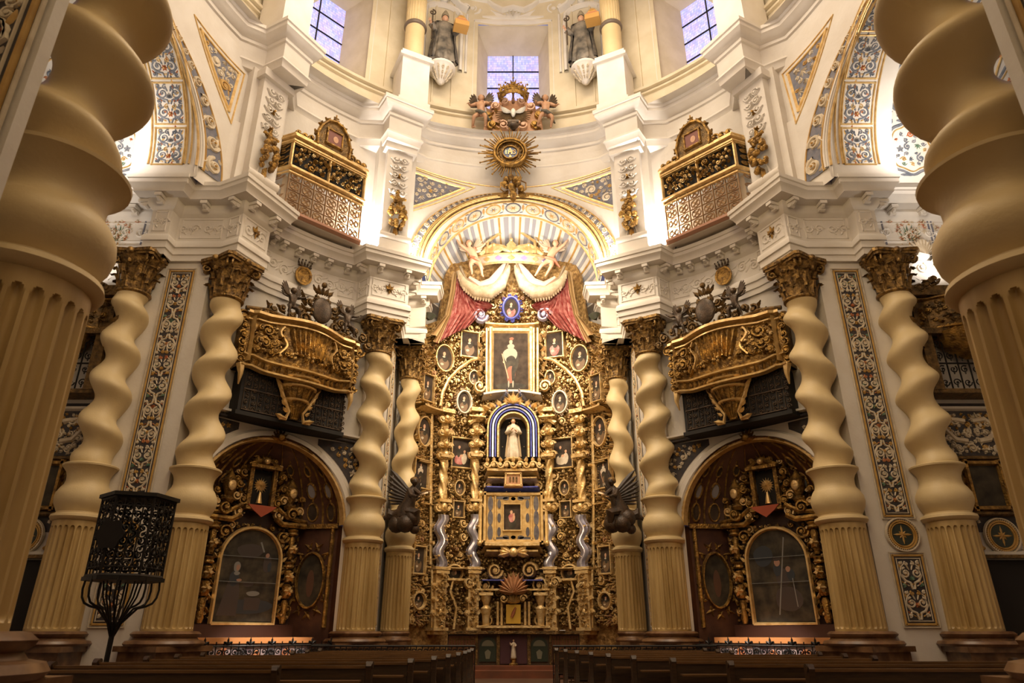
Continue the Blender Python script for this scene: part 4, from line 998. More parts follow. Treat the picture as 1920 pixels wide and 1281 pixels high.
gp = 'small paintings set in the golden altarpiece'
bigp = hung(957.5, 685, 33, 53, 'rect', 'standing', 'large upright painting of a standing robed figure at the upper centre of the golden altarpiece', None, .22, .45, rob=mat('brownred_paint', (.28, .09, .04), .5), lt=mat('grey_paint', (.35, .33, .25), .5))
Lp = [(878, 650, 15, 22, 'rect', 'bust', 'small rectangular portrait, upper %s of the large standing-figure painting'),
      (828, 675, 15, 23, 'oval', 'bust', 'oval portrait high on the %s wing under the red drapery'),
      (795, 730, 9, 24, 'rect', 'bust', 'narrow portrait at the %s edge of the golden altarpiece, beside the column capital'),
      (788, 811, 12, 26, 'oval', 'bust', 'tall oval painting at the %s edge of the golden altarpiece, level with the niche'),
      (781, 890, 12, 25, 'rect', 'standing', 'painting at the %s edge of the golden altarpiece behind the dark angel'),
      (867, 757, 12, 19, 'oval', 'bust', 'oval portrait in a pale frame, %s of the niche top'),
      (886, 712, 8, 12, 'oval', 'bust', 'tiny oval portrait tucked against the %s side of the large painting'),
      (862, 852, 17, 26, 'rect', 'group', 'rectangular painting of seated figures %s of the central niche'),
      (858, 917, 8, 13, 'oval', 'bust', 'small oval below the rectangular painting, %s of the niche shelf'),
      (856, 957, 9, 14, 'rect', 'bust', 'small dim rectangular picture %s of the mirrored frame'),
      (777, 1051, 10, 24, 'rect', 'bust', 'tall dark picture low on the %s edge of the golden altarpiece'),
      (777, 1127, 10, 14, 'oval', 'bust', 'dark oval panel at the very bottom of the %s wing'),
      (848, 1075, 13, 13, 'oval', 'mother', 'small dark arched picture near the foot, %s of the tabernacle')]
for x, y, hw, hh, sh, kd, lb in Lp:
    for s in (-1, 1):
        X = x if s < 0 else 1920-x
        rb = redcloth if (kd in ('group',) and s < 0) or (y == 650 and s > 0) else (mat('brown_paint', (.2, .12, .06), .5) if y != 852 else whitecloth)
        hung(X, y, hw, hh, sh, kd, lb % side(s), gp, .07 if hw > 9 else .05, .2, fm=(mat('pale_gilding', (.85, .72, .55), .4, .2) if y in (757,) else gold), rob=rb)
virgin = hung(960, 975, 15, 23, 'rect', 'mother', 'small painting of a mother with child inside the mirrored frame at the centre', None, .05, .62, rob=redcloth)

# relief over the whole concave surface
def clear_of(x, y):
    for ex, ey, ew, eh in EXC:
        if abs(x-ex) < ew*.95 and abs(y-ey) < eh*.95: return False
    return y < ztop(x/UK)-.1
rel = MB()
scatter(rel, RF, lambda x, y: clear_of(x, y) and (y < 12.9 or (abs(x) < 2.0 and y < 15.6)), (-4.6, -.02, 1.5, 15.6), .05, .26, 30000, (0, 0, 0, 0, 1, 2), 77, .42, .2, mirror_x=0)
scatter(rel, lambda u, v, h: RF(u, v, h+.05), lambda x, y: clear_of(x, y) and y < 12.9, (-4.6, -.02, 1.5, 13.0), .04, .1, 9000, (0, 1, 1), 5, .5, .14, mirror_x=0)
ro = rel.build('carved_foliage_relief', [gold, goldplain, mat('rose_gilding', (.62, .36, .20), .4, .4)], ret)
# verticals: gilt spirals above, silvered wavy shafts below
def vert(px, ph_w, s):
    X = px if s < 0 else 1920-px
    phi = RP(X, 1000)[0]; zz = lambda y: RP(X, y)[1]; r = ph_w
    def at(z, h=.38, dx=0.0): p = RS(phi, z, h); tn = Vector((cos(radians(rrz(phi))), sin(radians(rrz(phi))), 0)); return p+tn*dx
    bx = MB()
    bx.box(at((zz(1190)+zz(1068))/2, .3), (r*2.6, .5, zz(1068)-zz(1190)), rrz(phi))
    for z_, k in ((zz(1068), 1.25), (zz(1075), 1.1), (zz(1180), 1.2)): bx.box(at(z_, .34), (r*2.9*k, .62, .1), rrz(phi))
    fp = lambda u, v, h: at(v, .56+h, u)
    scatter(bx, fp, lambda x, y: abs(x) < r*1.2, (-r*1.3, r*1.3, zz(1176), zz(1080)), .05, .15, 500, (0,), int(px), .4, .1)
    bx.build('column_pedestal', gold, ret)
    bx = MB(); bx.box(at((zz(850)+zz(775))/2, .2), (r*1.8, .35, zz(775)-zz(850)), rrz(phi)); bx.build('upper_pilaster', gold, ret)
    bx = MB(); bx.box(at(zz(775), .3), (r*3.4, .7, .16), rrz(phi)); bx.build('cornice_block', gold, ret)
    for y_ in (943, 860): bx = MB(); bx.box(at(zz(y_), .34), (r*3.1, .62, .1), rrz(phi)); bx.build('shaft_collar', gold, ret)
    sv = MB(); za, zb = zz(1066), zz(968); n_ = 40; rows = []
    for i in range(n_+1):
        t = i/n_; e = .07*sin(t*2*pi*2.3+.6)*(-s); rows.append([at(za+(zb-za)*t, .4+r*.8*sin(a), e*1.3+r*(1+.1*cos(a*8))*cos(a)*1.25) for a in [2*pi*k/16 for k in range(16)]])
    sv.grid(rows, True); sv.build('wavy_silver_shaft', silver, ret)
    g = MB(); za, zb = zz(940), zz(866); rows = []
    for i in range(33):
        t = i/32; rows.append([at(za+(zb-za)*t, .4+r*(1+.26*cos(3*a+t*16*s))*.8*sin(a), r*(1+.26*cos(3*a+t*16*s))*cos(a)*.85) for a in [2*pi*k/24 for k in range(24)]])
    g.grid(rows, True); g.build('spiral_gilt_shaft', gold, ret)
    o = MB(); f = lambda u, v, h: at(v, .42+h, u)
    for z_, sc_ in ((zz(955), 1.3), (zz(858), 1.2), (zz(790), 1.1), (zz(815), 1.0), (zz(838), .9), (zz(1100), .9), (zz(1150), .9), (zz(1125), .7)):
        for k in range(5): leaf(o, f, 0, z_-.12*sc_, pi/2+(k-2)*.5, .34*sc_, .09*sc_, .2)
        o.ball(f(0, z_+.05, .1), .11*sc_, 8)
        for q in (-1, 1): scroll(o, f, q*r*1.2, z_, .13*sc_, 1.3, q, 0, .06, .12)
        o.build('gilt_acanthus_capital', gold, ret); o = MB()
    for z_ in (zz(990), zz(1015), zz(1045)): rosette(o, lambda u, v, h: at(v, .42+h, u+r*.9*(1 if z_ > zz(1020) else -1)), 0, z_, .12, .12)
    o.build('gilt_rosettes', gold, ret)
for s in (-1, 1): vert(817, .17, s); vert(884, .15, s)
# horizontal cornices
def hcorn(x0, x1, y, th, d, mi=0, sag=0):
    p0, p1 = RP(x0, y)[0], RP(x1, y)[0]; z = RP((x0+x1)/2, y)[1]; n_ = 14
    prof = [(0, -th), (d*.5, -th*.8), (d*.7, -th*.2), (d, 0), (d, th*.5), (d*.8, th*.7), (0, th*.7)]
    cn.grid([[RS(p0+(p1-p0)*i/n_, z+zz_+sag*sin(pi*i/n_), h) for i in range(n_+1)] for h, zz_ in prof], mi=mi)
HC = 0
def _h(*a, **k):
    global cn
    cn = MB(); hcorn(*a, **k); cn.build('gilded_cornice', CNM, ret)
CNM = [gold, bluegilt, mat('pale_marbling', (.74, .66, .62), .35)]
_h(898, 1022, 1030, .22, 1.15); _h(903, 1017, 1040, .12, 1.0); _h(905, 1015, 893, .18, .95); _h(908, 1012, 905, .1, .8); _h(905, 1015, 922, .07, .85, 1); _h(895, 1025, 1092, .06, .9, 1)
_h(905, 1015, 620, .15, .6); _h(900, 1020, 752, .16, .7, 2, .18)
for s in (-1, 1):
    m = (lambda x: x) if s < 0 else (lambda x: 1920-x)
    for a, b, y, th, d in ((800, 905, 1068, .06, .5), (770, 840, 775, .12, .6), (870, 905, 790, .1, .7), (830, 880, 1090, .12, .4), (775, 810, 948, .05, .35), (775, 810, 870, .05, .3)): _h(min(m(a), m(b)), max(m(a), m(b)), y, th, d)

# curved ribs (the arched mouldings right and left)
for s in (-1, 1):
    rb = MB()
    m = (lambda x: x) if s < 0 else (lambda x: 1920-x)
    rb.tube([RPX(m(x), y, .3) for x, y in ((818, 765), (822, 740), (835, 715), (855, 696), (880, 680), (903, 676))], .07, 6)
    rb.tube([RPX(m(x), y, .5) for x, y in ((905, 775), (895, 790), (880, 795), (872, 800))], .1, 6)
    for dx in (0, 8): rb.tube([RPX(m(x), y, .55) for x, y in ((908+dx, 625), (908+dx, 750))], .06, 6)
    rb.tube([RPX(m(x), y, .35) for x, y in ((800, 1070), (800, 1180))], .06, 6); rb.tube([RPX(m(x), y, .25) for x, y in ((802, 780), (800, 900), (800, 1060))], .06, 6); rb.tube([RPX(m(x), y, .3) for x, y in ((845, 1085), (838, 1110), (850, 1140), (845, 1180))], .05, 6)
    for (x, y, r) in ((895, 600, .34), (893, 732, .26), (872, 1094, .2), (860, 985, .16), (860, 1010, .16), (905, 1100, .3), (925, 1072, .3)):
        ph, z = RP(m(x), y); scroll(rb, lambda u, v, h, ph=ph: RF(ph*UK+u, v, h+.45), 0, z, r, 1.6, s, 0, r*.28, .16, 1 if r > .3 else 0)
    ph, z = RP(m(856), 985)
    for k in range(12):
        ph, z = RP(m(905-k*1.0 if k % 2 else 899), 640+k*9); leaf(rb, lambda u, v, h, ph=ph: RF(ph*UK+u, v, h+.4), 0, z, pi/2+(k % 3-1)*.7, .3, .09, .2)
    rb.build('gilded_ribs_and_scrolls', [gold, mat('lilac_scroll', (.62, .56, .74), .35)], ret)
# statuary niche with blue and mirrored arch
ni = MB(); f = lambda u, v, h: (u, 26.95-h, v); zc = RP(958, 812)[1]; zb = RP(958, 866)[1]
def arch(r, zt, z0=None): return [(-r, z0 if z0 else zb)]+[(-r, zb+(zt-zb)*.5)]+[(r*cos(a), zt+r*1.05*sin(a)) for a in [pi-pi*i/18 for i in range(19)]]+[(r, zb+(zt-zb)*.5), (r, z0 if z0 else zb)]
ni.prism(arch(.62, zc), f, 0, .25, 3)  # flat panel, the recess shade put into its colour
for r, wd, h0, h1, mi in ((.60, .07, .25, .75, 0), (.70, .05, .3, .82, 1), (.80, .07, .3, .8, 2), (.90, .05, .3, .82, 1), (1.0, .06, .3, .78, 0)):
    ni.strip(arch(r, zc), wd, lambda u, v, h, h0=h0: f(u, v, h+h0), h1-h0, mi)
for s in (-1, 1):
    for k in range(3):
        leaf(ni, lambda u, v, h: f(u, v, h+.6), s*(.55-.15*k), zc+1.0+.12*k, pi/2+s*(.5-.25*k), .5, .13, .15, 2)
    leaf(ni, lambda u, v, h: f(u, v, h+.6), s*.55, zc+.75, pi/2-s*.35, .35, .1, .1, 1)
    for k in range(7): leaf(ni, lambda u, v, h: f(u, v, h+.5), s*(1.12+.03*(k % 2)), zb+.2+.3*k, pi/2-s*.6*(1 if k % 2 else -1), .34, .1, .2, 0)
palmette(ni, lambda u, v, h: f(u, v, h+.7), 0, zc+.95, pi/2, .6, .2, 0); 
ni.prism([(-.98, zc+.35), (-.8, zc+.75), (-.45, zc+1.0), (-.22, zc+1.35), (0, zc+1.85), (.22, zc+1.35), (.45, zc+1.0), (.8, zc+.75), (.98, zc+.35), (0, zc+.5)], f, .15, .35, 4)
ni.build('mirrored_niche', [gold, bluegilt, mirror, blackm, mat('lilac_mirror', (.66, .62, .74), .3, .3)], ret)
p = RS(0, zb, .55)
st = thing('statue', 'pale robed statue standing in the dark central niche of the golden altarpiece', 'statue', p)
robed(st, 1.62, whitecloth, mat('pale_gilt_cloak', (.8, .62, .4), .4, .2), skin, None, (((-.16, -.06, .62), (-.03, -.14, .7), (.5, -.3, .3)), ((.17, -.05, .62), (.06, -.14, .66), (-.5, -.4, .2))), hairm=oldgold, seed=3)
mb = MB(); mb.lathe([(.36, 0), (.4, .05), (.3, .12)], 16, (0, 0, -.12)); mb.build('plinth', gold, st)
# mirrored frame round the small painting
mf = MB(); phi0 = 0; z0 = RP(960, 1020)[1]; z1 = RP(960, 932)[1]; w = 1.08; f = lambda u, v, h: (u, 26.95-h, v)
mf.prism([(-w, z0), (w, z0), (w, z1), (-w, z1)], f, .2, .5, 0)
border(mf, lambda u, v, h: f(u, v, h+.5), [(-w, z0), (w, z0), (w, z1), (-w, z1)], .09, .12, 0)
zv0, zv1 = RP(960, 1001)[1]-.1, RP(960, 950)[1]+.1
border(mf, lambda u, v, h: f(u, v, h+.5), [(-.68, zv0-.22), (.68, zv0-.22), (.68, zv1+.22), (-.68, zv1+.22)], .05, .1, 0)
def pane(x, z, a, b, mi=1): mf.prism([(x+a*cos(t), z+b*sin(t)) for t in [2*pi*i/14 for i in range(14)]], f, .5, .53, mi)
for s in (-1, 1):
    for k in range(3): pane(s*.87, z0+.35+(z1-z0-.7)*k/2, .10, .28)
    for k in range(3): pane(s*.54, zv0+.1+(zv1-zv0-.2)*k/2, .07, .17, 2)
    for zz_ in (z0+.12, z1-.12): pane(s*.45, zz_, .3, .07, 2)
    for zz_ in (zv0-.1, zv1+.1): pane(s*.28, zz_, .12, .06, 2); pane(0, zz_, .09, .06, 2)
    mf.tube([f(s*1.25, z0-.05, .6), f(s*1.25, z1-.1, .6)], .07, 8, 0); mf.ball(f(s*1.25, z1, .6), .13, 8, 0); mf.ball(f(s*1.25, z0-.05, .6), .12, 8, 0)
mf.build('mirror_set_frame', [goldplain, mirror, mat('smoky_mirror', (.30, .30, .36), .15, .9)], ret)
# centre ornaments: monogram tablet, shell, angel head, top medallion
CEM = [gold, darkgold, terra]; ce = MB(); z = RP(958, 908)[1]
ce.prism([(-.36, z-.3), (.36, z-.3), (.32, z+.25), (-.32, z+.25)], f, .6, .95, 2); border(ce, lambda u, v, h: f(u, v, h+.95), [(-.3, z-.24), (.3, z-.24), (.28, z+.2), (-.28, z+.2)], .04, .05, 0)
for k, x in enumerate((-.12, 0, .12)): ce.prism([(x-.03, z-.1), (x+.03, z-.1), (x+.03, z+.08), (x-.03, z+.08)], f, .95, .98, 1)
ce.build('monogram_tablet', CEM, ret); ce = MB(); z = RP(960, 1120)[1]
palmette(ce, lambda u, v, h: f(u, v, h+.9), 0, z+.1, pi/2, .75, .2, 2, 11, 2.8); ce.build('gilded_shell', CEM, ret); ce = MB(); z = RP(960, 1042)[1]; ce.ball(f(0, z, 1.1), .17, 10, 0)
for s in (-1, 1):
    for k in range(3): leaf(ce, lambda u, v, h: f(u, v, h+1.0), s*.12, z, pi/2-s*(1.0+.4*k), .45, .13, .12, 0)
ce.build('winged_head', CEM, ret); ce = MB(); z = RP(960, 882)[1]
for k in range(9): scroll(ce, lambda u, v, h: f(u, v, h+.9), -1.0+.25*k, z, .14, 1.2, 1 if k % 2 else -1, 0, .06, .12, 0); leaf(ce, lambda u, v, h: f(u, v, h+.9), -1.0+.25*k, z+.1, pi/2, .22, .08, .12, 0)
ce.build('foliage_shelf', CEM, ret); ce = MB(); z = RP(958, 770)[1]
for k in range(9): leaf(ce, lambda u, v, h: f(u, v, h+.7), (k-4)*.24, z-.05*abs(k-4), pi/2+(k-4)*-.25, .36, .12, .2, 0)
ce.build('leaf_crest', CEM, ret)
hung(958, 592, 13, 18, 'oval', 'bust', 'oval portrait in a violet frame under the crown at the top of the golden altarpiece', None, .09, .75, fm=bluegilt)
# tabernacle
tb = thing('tabernacle', 'glowing gold tabernacle door between small columns on the main altar', 'tabernacle', RS(0, 0, .7)); zt0, zt1 = RP(960, 1170)[1], RP(960, 1135)[1]
g = MB(); g.box((0, .1, (zt0+zt1)/2), (.52, .2, zt1-zt0)); g.tube([(-.06, -.02, zt0+.2), (.0, -.03, zt0+.35), (.08, -.02, zt1-.1)], [.05, .07, .03], 6, 1); g.build('door', [mat('golden_door', (.95, .60, .10), .3, .5), redp], tb)
g = MB()
for s in (-1, 1):
    for x in (.42, .56): g.lathe([(.05, 0), (.05, zt1-zt0+.15)], 10, (s*x, 0, zt0-.05))
    g.lathe([(.12, 0), (.14, .3), (.2, .6), (.1, .7), (.16, .85), (.2, 1.05)], 14, (s*.98, 0, zt0-.1)); g.box((s*.98, 0, zt1+.35), (.5, .4, .1))
g.box((0, .05, zt0-.1), (2.6, .5, .08)); g.box((0, .05, zt1+.5), (2.6, .4, .06)); g.build('small_columns', gold, tb)
g = MB(); palmette(g, flat(0, -.1), 0, zt1+.05, pi/2, .45, .15, 0, 7); [scroll(g, flat(0, -.1), s*.35, zt1+.2, .14, 1.3, s, 0, .05, .1) for s in (-1, 1)]; g.build('crest', gold, tb)

# ---------------------------------------------------------------- crown, swags, drapery and angels at the top
cw = thing('royal_crown', 'great gilded crown above the swags at the top of the golden altarpiece', 'crown', RPX(958, 515, .9)); 
g = MB(); R_ = 1.85
def crf(u, v, h): a = -pi/2+u; return ((R_+h+v*.25)*sin(u)*.95, -(R_+h)*cos(u)*.45+.6, v)
for v, w_, hh in ((.0, .05, .1), (.42, .06, .12)): g.strip([(-1.35+2.7*i/30, v) for i in range(31)], w_, crf, hh, 0)
g.grid([[crf(-1.35+2.7*i/30, v, .02) for i in range(31)] for v in (0, .42)], mi=1)
for k in range(9): g.prism([(-1.2+.3*k+.09*cos(a), .21+.13*sin(a)) for a in [pi/2*i for i in range(4)]], crf, .02, .08, 2 if k % 2 else 0)
g.build('crown_band', [gold, mat('crown_enamel', (.60, .50, .38), .5), mat('violet_gem', (.35, .25, .5), .3)], cw)
g = MB()
for k in range(7):
    u = -1.2+.4*k; big = k % 2 == 1 or k == 3
    for d in (-.7, 0, .7): leaf(g, crf, u, .5, pi/2+d, .62 if big else .4, .12, .12)
    g.ball(crf(u, .5+(.62 if big else .4), 0), .09, 8)
for q in (-1, 1):
    for u0 in (1.1, .6): g.tube([Vector(crf(q*u0, .5, 0)), Vector(crf(q*u0*.9, 1.1, 0)), Vector((q*u0*.7, -.1, 1.6)), Vector((q*.15, -.1, 1.75))], .07, 6)
g.ball((0, -.1, 1.85), .16, 10); g.box((0, -.1, 2.15), (.05, .05, .4)); g.box((0, -.1, 2.2), (.25, .05, .05)); g.build('crown_arches', gold, cw)
def sheet(name, A_, B_, m, parent, folds=7, depth=.12, n=24, h=.55):
    rows = []
    for i in range(n+1):
        t = i/n
        def pt(L, t):
            k = t*(len(L)-1); j = min(int(k), len(L)-2); fr_ = k-j; return (L[j][0]+(L[j+1][0]-L[j][0])*fr_, L[j][1]+(L[j+1][1]-L[j][1])*fr_)
        a, b = pt(A_, t), pt(B_, t); rows.append([RPX(a[0]+(b[0]-a[0])*j/30, a[1]+(b[1]-a[1])*j/30, h+depth*sin(j/30*folds*pi*2+t*2)) for j in range(31)])
    g = MB(); g.grid(rows); g.grid([[v+Vector((0, .03, 0)) for v in r] for r in rows]); return g.build(name, m, parent)
cp_ = thing('draped_canopy', 'red and cream carved drapery hanging below the great crown', 'drapery', (0, 0, 0))
for s in (-1, 1):
    m = (lambda L: L) if s < 0 else (lambda L: [(1920-x, y) for x, y in L])
    sheet('red_drapery', m([(846, 520), (840, 560), (828, 600), (797, 650)]), m([(862, 545), (880, 575), (905, 590), (870, 622)]), redcloth, cp_)
    sheet('red_drapery', m([(862, 540), (885, 565), (920, 585)]), m([(858, 560), (885, 600), (905, 595)]), redcloth, cp_, 5)
    sheet('outer_drapery', m([(836, 520), (826, 570), (818, 600), (790, 625)]), m([(847, 520), (842, 560), (829, 600), (800, 652)]), mat('ochre_drapery', (.62, .42, .2), .5, .3), cp_, 2)
    g = MB(); pth = m([(842, 522), (855, 545), (880, 562), (910, 566), (935, 550), (948, 525), (952, 515)])
    g.tube([RPX(x, y, .8) for x, y in pth], [.1, .22, .3, .32, .27, .18, .1], 10)
    for i in range(6):
        g.tube([RPX(x, y-6, .95) for x, y in pth][:], .06, 6)
        a = pth[i]; b = pth[i+1]
        for k in range(5):
            x = a[0]+(b[0]-a[0])*k/5; y = a[1]+(b[1]-a[1])*k/5; p0 = RPX(x, y+8, .85); p1 = RPX(x, y+15, .8); g.tube([p0, p1], [.07, .03], 5)
    g.build('cream_swag', mat('cream_swag_cloth', (.62, .50, .34), .55, col2=(.48, .36, .22), scale=5, bump=.3), cp_)
    g = MB(); pth = m([(866, 535), (890, 550), (915, 545), (935, 525), (945, 512)]); g.tube([RPX(x, y, .8) for x, y in pth], [.08, .16, .2, .18, .1], 8); g.build('cream_swag', mat('pink_cloth', (.75, .50, .40), .5), cp_)
    # angels
    an = thing('canopy_angel', 'pink carved angel holding up the canopy %s of the crown' % side(s), 'angel', RPX(876 if s < 0 else 1044, 536, .9), -s*10, 'angels holding the canopy')
    putto(an, 1.75, mat('angel_skin', (.85, .50, .32), .5), dict(ch=(-s*-.0+s*.1, -.05, .68), nk=(s*.14, -.08, .78), hd=(s*.16, -.1, .84), lsh=(s*.12-.1, -.04, .74), rsh=(s*.12+.1, -.04, .74), lel=(s*.1-.26, -.1, .8), rel=(s*.1+.26, -.1, .8), lwr=(s*.1-.36, -.12, .92), rwr=(s*.1+.36, -.12, .92), lkn=(-.16-s*.05, -.1, .28), rkn=(.1-s*.05, -.1, .26), lan=(-.2-s*.15, 0, .1), ran=(.05-s*.15, 0, .06), lft=(-.22-s*.16, -.04, .04), rft=(.05-s*.18, -.04, .0)), True, mat('feather_white', (.8, .66, .5), .5), sash=mat('salmon_sash', (.8, .32, .2), .5))
    # dark bowl-like cornice ends and flower finials
    g = MB(); g.grid([[RPX((790 if s < 0 else 1130)+12*cos(a)*k+0, 606+(10*sin(a)-8)*k, .5+.2*sin(a)) for a in [pi*i/12-pi for i in range(13)]] for k in (1, .7, .1)])
    g.build('end_drape', mat('greenish_black', (.05, .055, .03), .5), cp_)

# ---------------------------------------------------------------- main altar table and steps
mb = MB(); mb.box((0, 24.6, .1), (7.2, 3.8, .2)); mb.box((0, 24.8, .25), (6.4, 3.0, .12)); mb.build('trim_altar_steps', mat('red_step', (.22, .07, .03), .5, col2=(.14, .05, .025), scale=2), kind='structure')
al = thing('altar_table', 'dark altar table with arched marble panels and violet central panel', 'altar', (0, 23.9, .31))
W = 2.12
g = MB(); g.box((0, .4, .45), (2*W, .8, .9)); g.build('table_body', mat('altar_brown', (.10, .065, .04), .5), al)
g = MB(); g.box((0, .3, .96), (2*W+.25, 1.15, .08)); g.build('table_top', darkgold, al)
for s in (-1, 1):
    g = MB(); g.box((s*1.65, -.02, .46), (.85, .04, .8)); 
    for k in range(9): g.box((s*1.65-.36+.09*k, -.05, .46), (.03, .03, .76), mi=1)
    for k in range(4): g.box((s*1.65, -.055, .15+.2*k), (.82, .02, .025), mi=1)
    g.build('lattice_panel', [mat('russet_marble', (.22, .08, .035), .4), darkgold], al)
for s in (-1, 1):
    g = MB(); f = flat(s*.82, -.03, 0); g.prism([(-.27, .1), (.27, .1), (.27, .55)]+[(.27*cos(a), .55+.27*sin(a)) for a in [pi*i/12 for i in range(1, 12)]]+[(-.27, .55)], f, 0, .03, 0)
    g.prism([(-.2, .55), (.2, .55)]+[(.2*cos(a), .55+.18*sin(a)) for a in [pi*i/10 for i in range(1, 10)]], f, .03, .04, 1); g.prism([(-.06, .18), (.06, .18), (.1, .38), (0, .46), (-.1, .38)], f, .03, .045, 1)
    g.build('arched_marble_panel', [mat('verde_marble', (.035, .05, .035), .3), mat('pale_inlay', (.2, .2, .14), .5)], al)
g = MB(); g.box((0, -.03, .46), (.86, .05, .84)); g.build('violet_panel', mat('violet_velvet', (.09, .035, .045), .7), al)
for s in (-1, 1):
    g = MB(); g.box((s*.49, -.05, .46), (.1, .1, .9)); g.build('altar_pilaster', darkgold, al); g = MB(); g.box((s*1.18, -.05, .46), (.08, .1, .9)); g.build('altar_pilaster', darkgold, al)
cr = thing('crucifix_figure', 'small pale figure on a pedestal standing before the violet altar panel', 'statue', (0, 23.72, .31))
robed(cr, .55, whitecloth, whitecloth, skin, None, (((-.14, -.04, .68), (-.2, -.06, .82), (-.5, 0, 1)), ((.14, -.04, .68), (.06, -.12, .62), (-.5, -.3, .2))), hairm=oldgold, seed=2, wide=.8)
for ch in list(cr.children): ch.location.z = .2
mb = MB(); mb.lathe([(.14, 0), (.14, .04), (.08, .08), (.07, .15), (.12, .2), (.0, .2)], 16); mb.build('pedestal', oldgold, cr)
mb = MB(); mb.box((1.55, 23.55, 1.325), (.18, .12, .02)); tag(mb.build('white_card', mat('paper', (.8, .8, .8), .6)), 'small white card lying on the right end of the dark altar table', 'card')
# ---------------------------------------------------------------- side chapels in the diagonal bays
def dloc(s): return loc2w(s*45)
for s in (-1, 1):
    L2 = loc2w(s*45); nm = side(s); MR = -1 if s > 0 else 1         # MR: +1 draws as in the left bay
    ch = MB(); BK = 11.35
    # niche reveal, canted sides, back wall, half dome
    pl = [(-2.42, 9.9), (-2.42, 10.25), (-1.55, BK), (1.55, BK), (2.42, 10.25), (2.42, 9.9)]
    ch.grid([[L2(x, y, z) for x, y in pl] for z in (0, NS)])
    rows = []
    for i in range(13):
        t = i/12; a = pi/2*t; rows.append([L2(2.42*sin(b)*cos(0)*cos(a*0)*1.0 if False else 2.42*sin(b)*cos(a), 9.95+1.45*cos(b)*cos(a) if True else 0, NS+2.42*sin(a)*.985) for b in [-pi/2+pi*j/24 for j in range(25)]])
    ch.grid(rows)
    cw_ = ch.build('wall_chapel_'+nm, mat('maroon_painted_wall', (.05, .018, .012), .45, col2=(.10, .04, .02), scale=2.5, detail=6), kind='structure')
    dm = MB()
    def fd(u, v, h): a = min(1.5, v/2.42); b = u/2.42; k = 1-h/2.42; return L2(2.42*sin(b)*cos(a)*k, 9.95+1.45*cos(b)*cos(a)*k, NS+2.38*sin(a)*k)
    for j in range(-4, 5):
        dm.strip([(j*.85*(1 if True else 0), .1+.3*i) for i in range(11)], [.035]*11, fd, .05, 0)
        if j < 4:
            for vv, rr in ((.45, .26), (1.15, .24), (1.85, .18)):
                el = [(j*.85+.42+rr*.8*cos(a), vv+rr*1.1*sin(a)) for a in [2*pi*i/14 for i in range(15)]]; dm.prism(el[:-1], fd, 0, .02, 1 if vv != 1.15 else 2); dm.strip(el, .035, fd, .06, 0)
                leaf(dm, fd, j*.85+.42, vv+rr*1.2, pi/2, .2, .06, .05, 0)
    dm.build('gilded_vault_ornament', [oldgold, canvas, mat('pearl_disc', (.30, .30, .34), .25)], cw_)
    # chapel arch moulding: white outer roll, gilded inner band, imposts and cornice above
    fN = lambda u, v, h: L2(u, sqrt(max(.1, 10.2**2-u*u))-h, v)
    am = MB(); arcs = lambda r, z0=0.0: [(-r, z0), (-r, NS*.5), (-r, NS)]+[(r*cos(a), NS+(r-.04)*sin(a)) for a in [pi-pi*i/36 for i in range(37)]]+[(r, NS*.5), (r, z0)]
    am.strip(arcs(2.52), .15, fN, .12, 0); am.strip([(2.37*cos(a), NS+2.33*sin(a)) for a in [pi-pi*i/36 for i in range(37)]], .07, lambda u, v, h: fN(u, v, h-.1), .18, 1)
    for k in range(44):
        a = pi*(k+.5)/44; u, v = 2.4*cos(a), NS+2.36*sin(a); leaf(am, lambda p, q, h: fN(p, q, h+.05), u, v, a+pi/2, .15, .05, .05, 2)
    am.strip([(-2.9, 7.12), (-1.4, 7.2), (0, 7.22), (1.4, 7.2), (2.9, 7.12)], .07, fN, .22, 0); am.strip([(-2.9, 6.98), (-1.4, 7.05), (0, 7.07), (1.4, 7.05), (2.9, 6.98)], .05, fN, .12, 3)
    for q in (-1, 1):
        am.strip([(q*2.85, NS), (q*2.85, 7.0)], .03, fN, .04, 2)
        pf = []; tri = lambda x, y: (1.5 < q*x < 2.8 and y < 6.9 and hypot(x/2.72, (y-NS)/2.66) > 1.06 and y > NS+.4)
        am.grid([[fN(q*(1.3+1.5*i/10), max(NS+.45, NS+2.72*sqrt(max(0, 1-((1.3+1.5*i/10)/2.76)**2))) if j == 0 else 6.95, .01) for i in range(11)] for j in (0, 1)], mi=3)
        scatter(am, fN, tri, (min(q*1.4, q*2.8), max(q*1.4, q*2.8), NS+.4, 6.95), .07, .26, 1800, (4, 4, 5), 31, .44, .06)
    am.build('trim_chapel_arch_'+nm, [plaster, goldplain, gold, ink, pale, ochre], kind='structure')
    # keystone shell
    k_ = MB(); palmette(k_, lambda u, v, h: fN(u, v, h+.1), 0, 6.65, pi/2, .4, .15, 0, 7); k_.ball(fN(0, 6.75, .2), .12, 8); tag(k_.build('keystone_shell', oldgold), 'gilded shell on the crown of the %s chapel arch' % nm, 'ornament', 'keystone shells')
    # altarpiece
    o = L2(0, 11.0, 0)
    ap = thing('side_altarpiece', 'dark gilded side altarpiece with arched painting under the %s chapel arch' % nm, 'altarpiece', o, -s*45, 'side chapel altarpieces')
    g = MB(); g.box((0, .12, 2.95), (3.0, .2, 3.7)); g.box((0, .05, 1.3), (3.1, .5, .35)); g.build('backing', [mat('dark_red_wood', (.045, .017, .01), .4)], ap)
    g = MB(); f = flat(0, 0, 0)
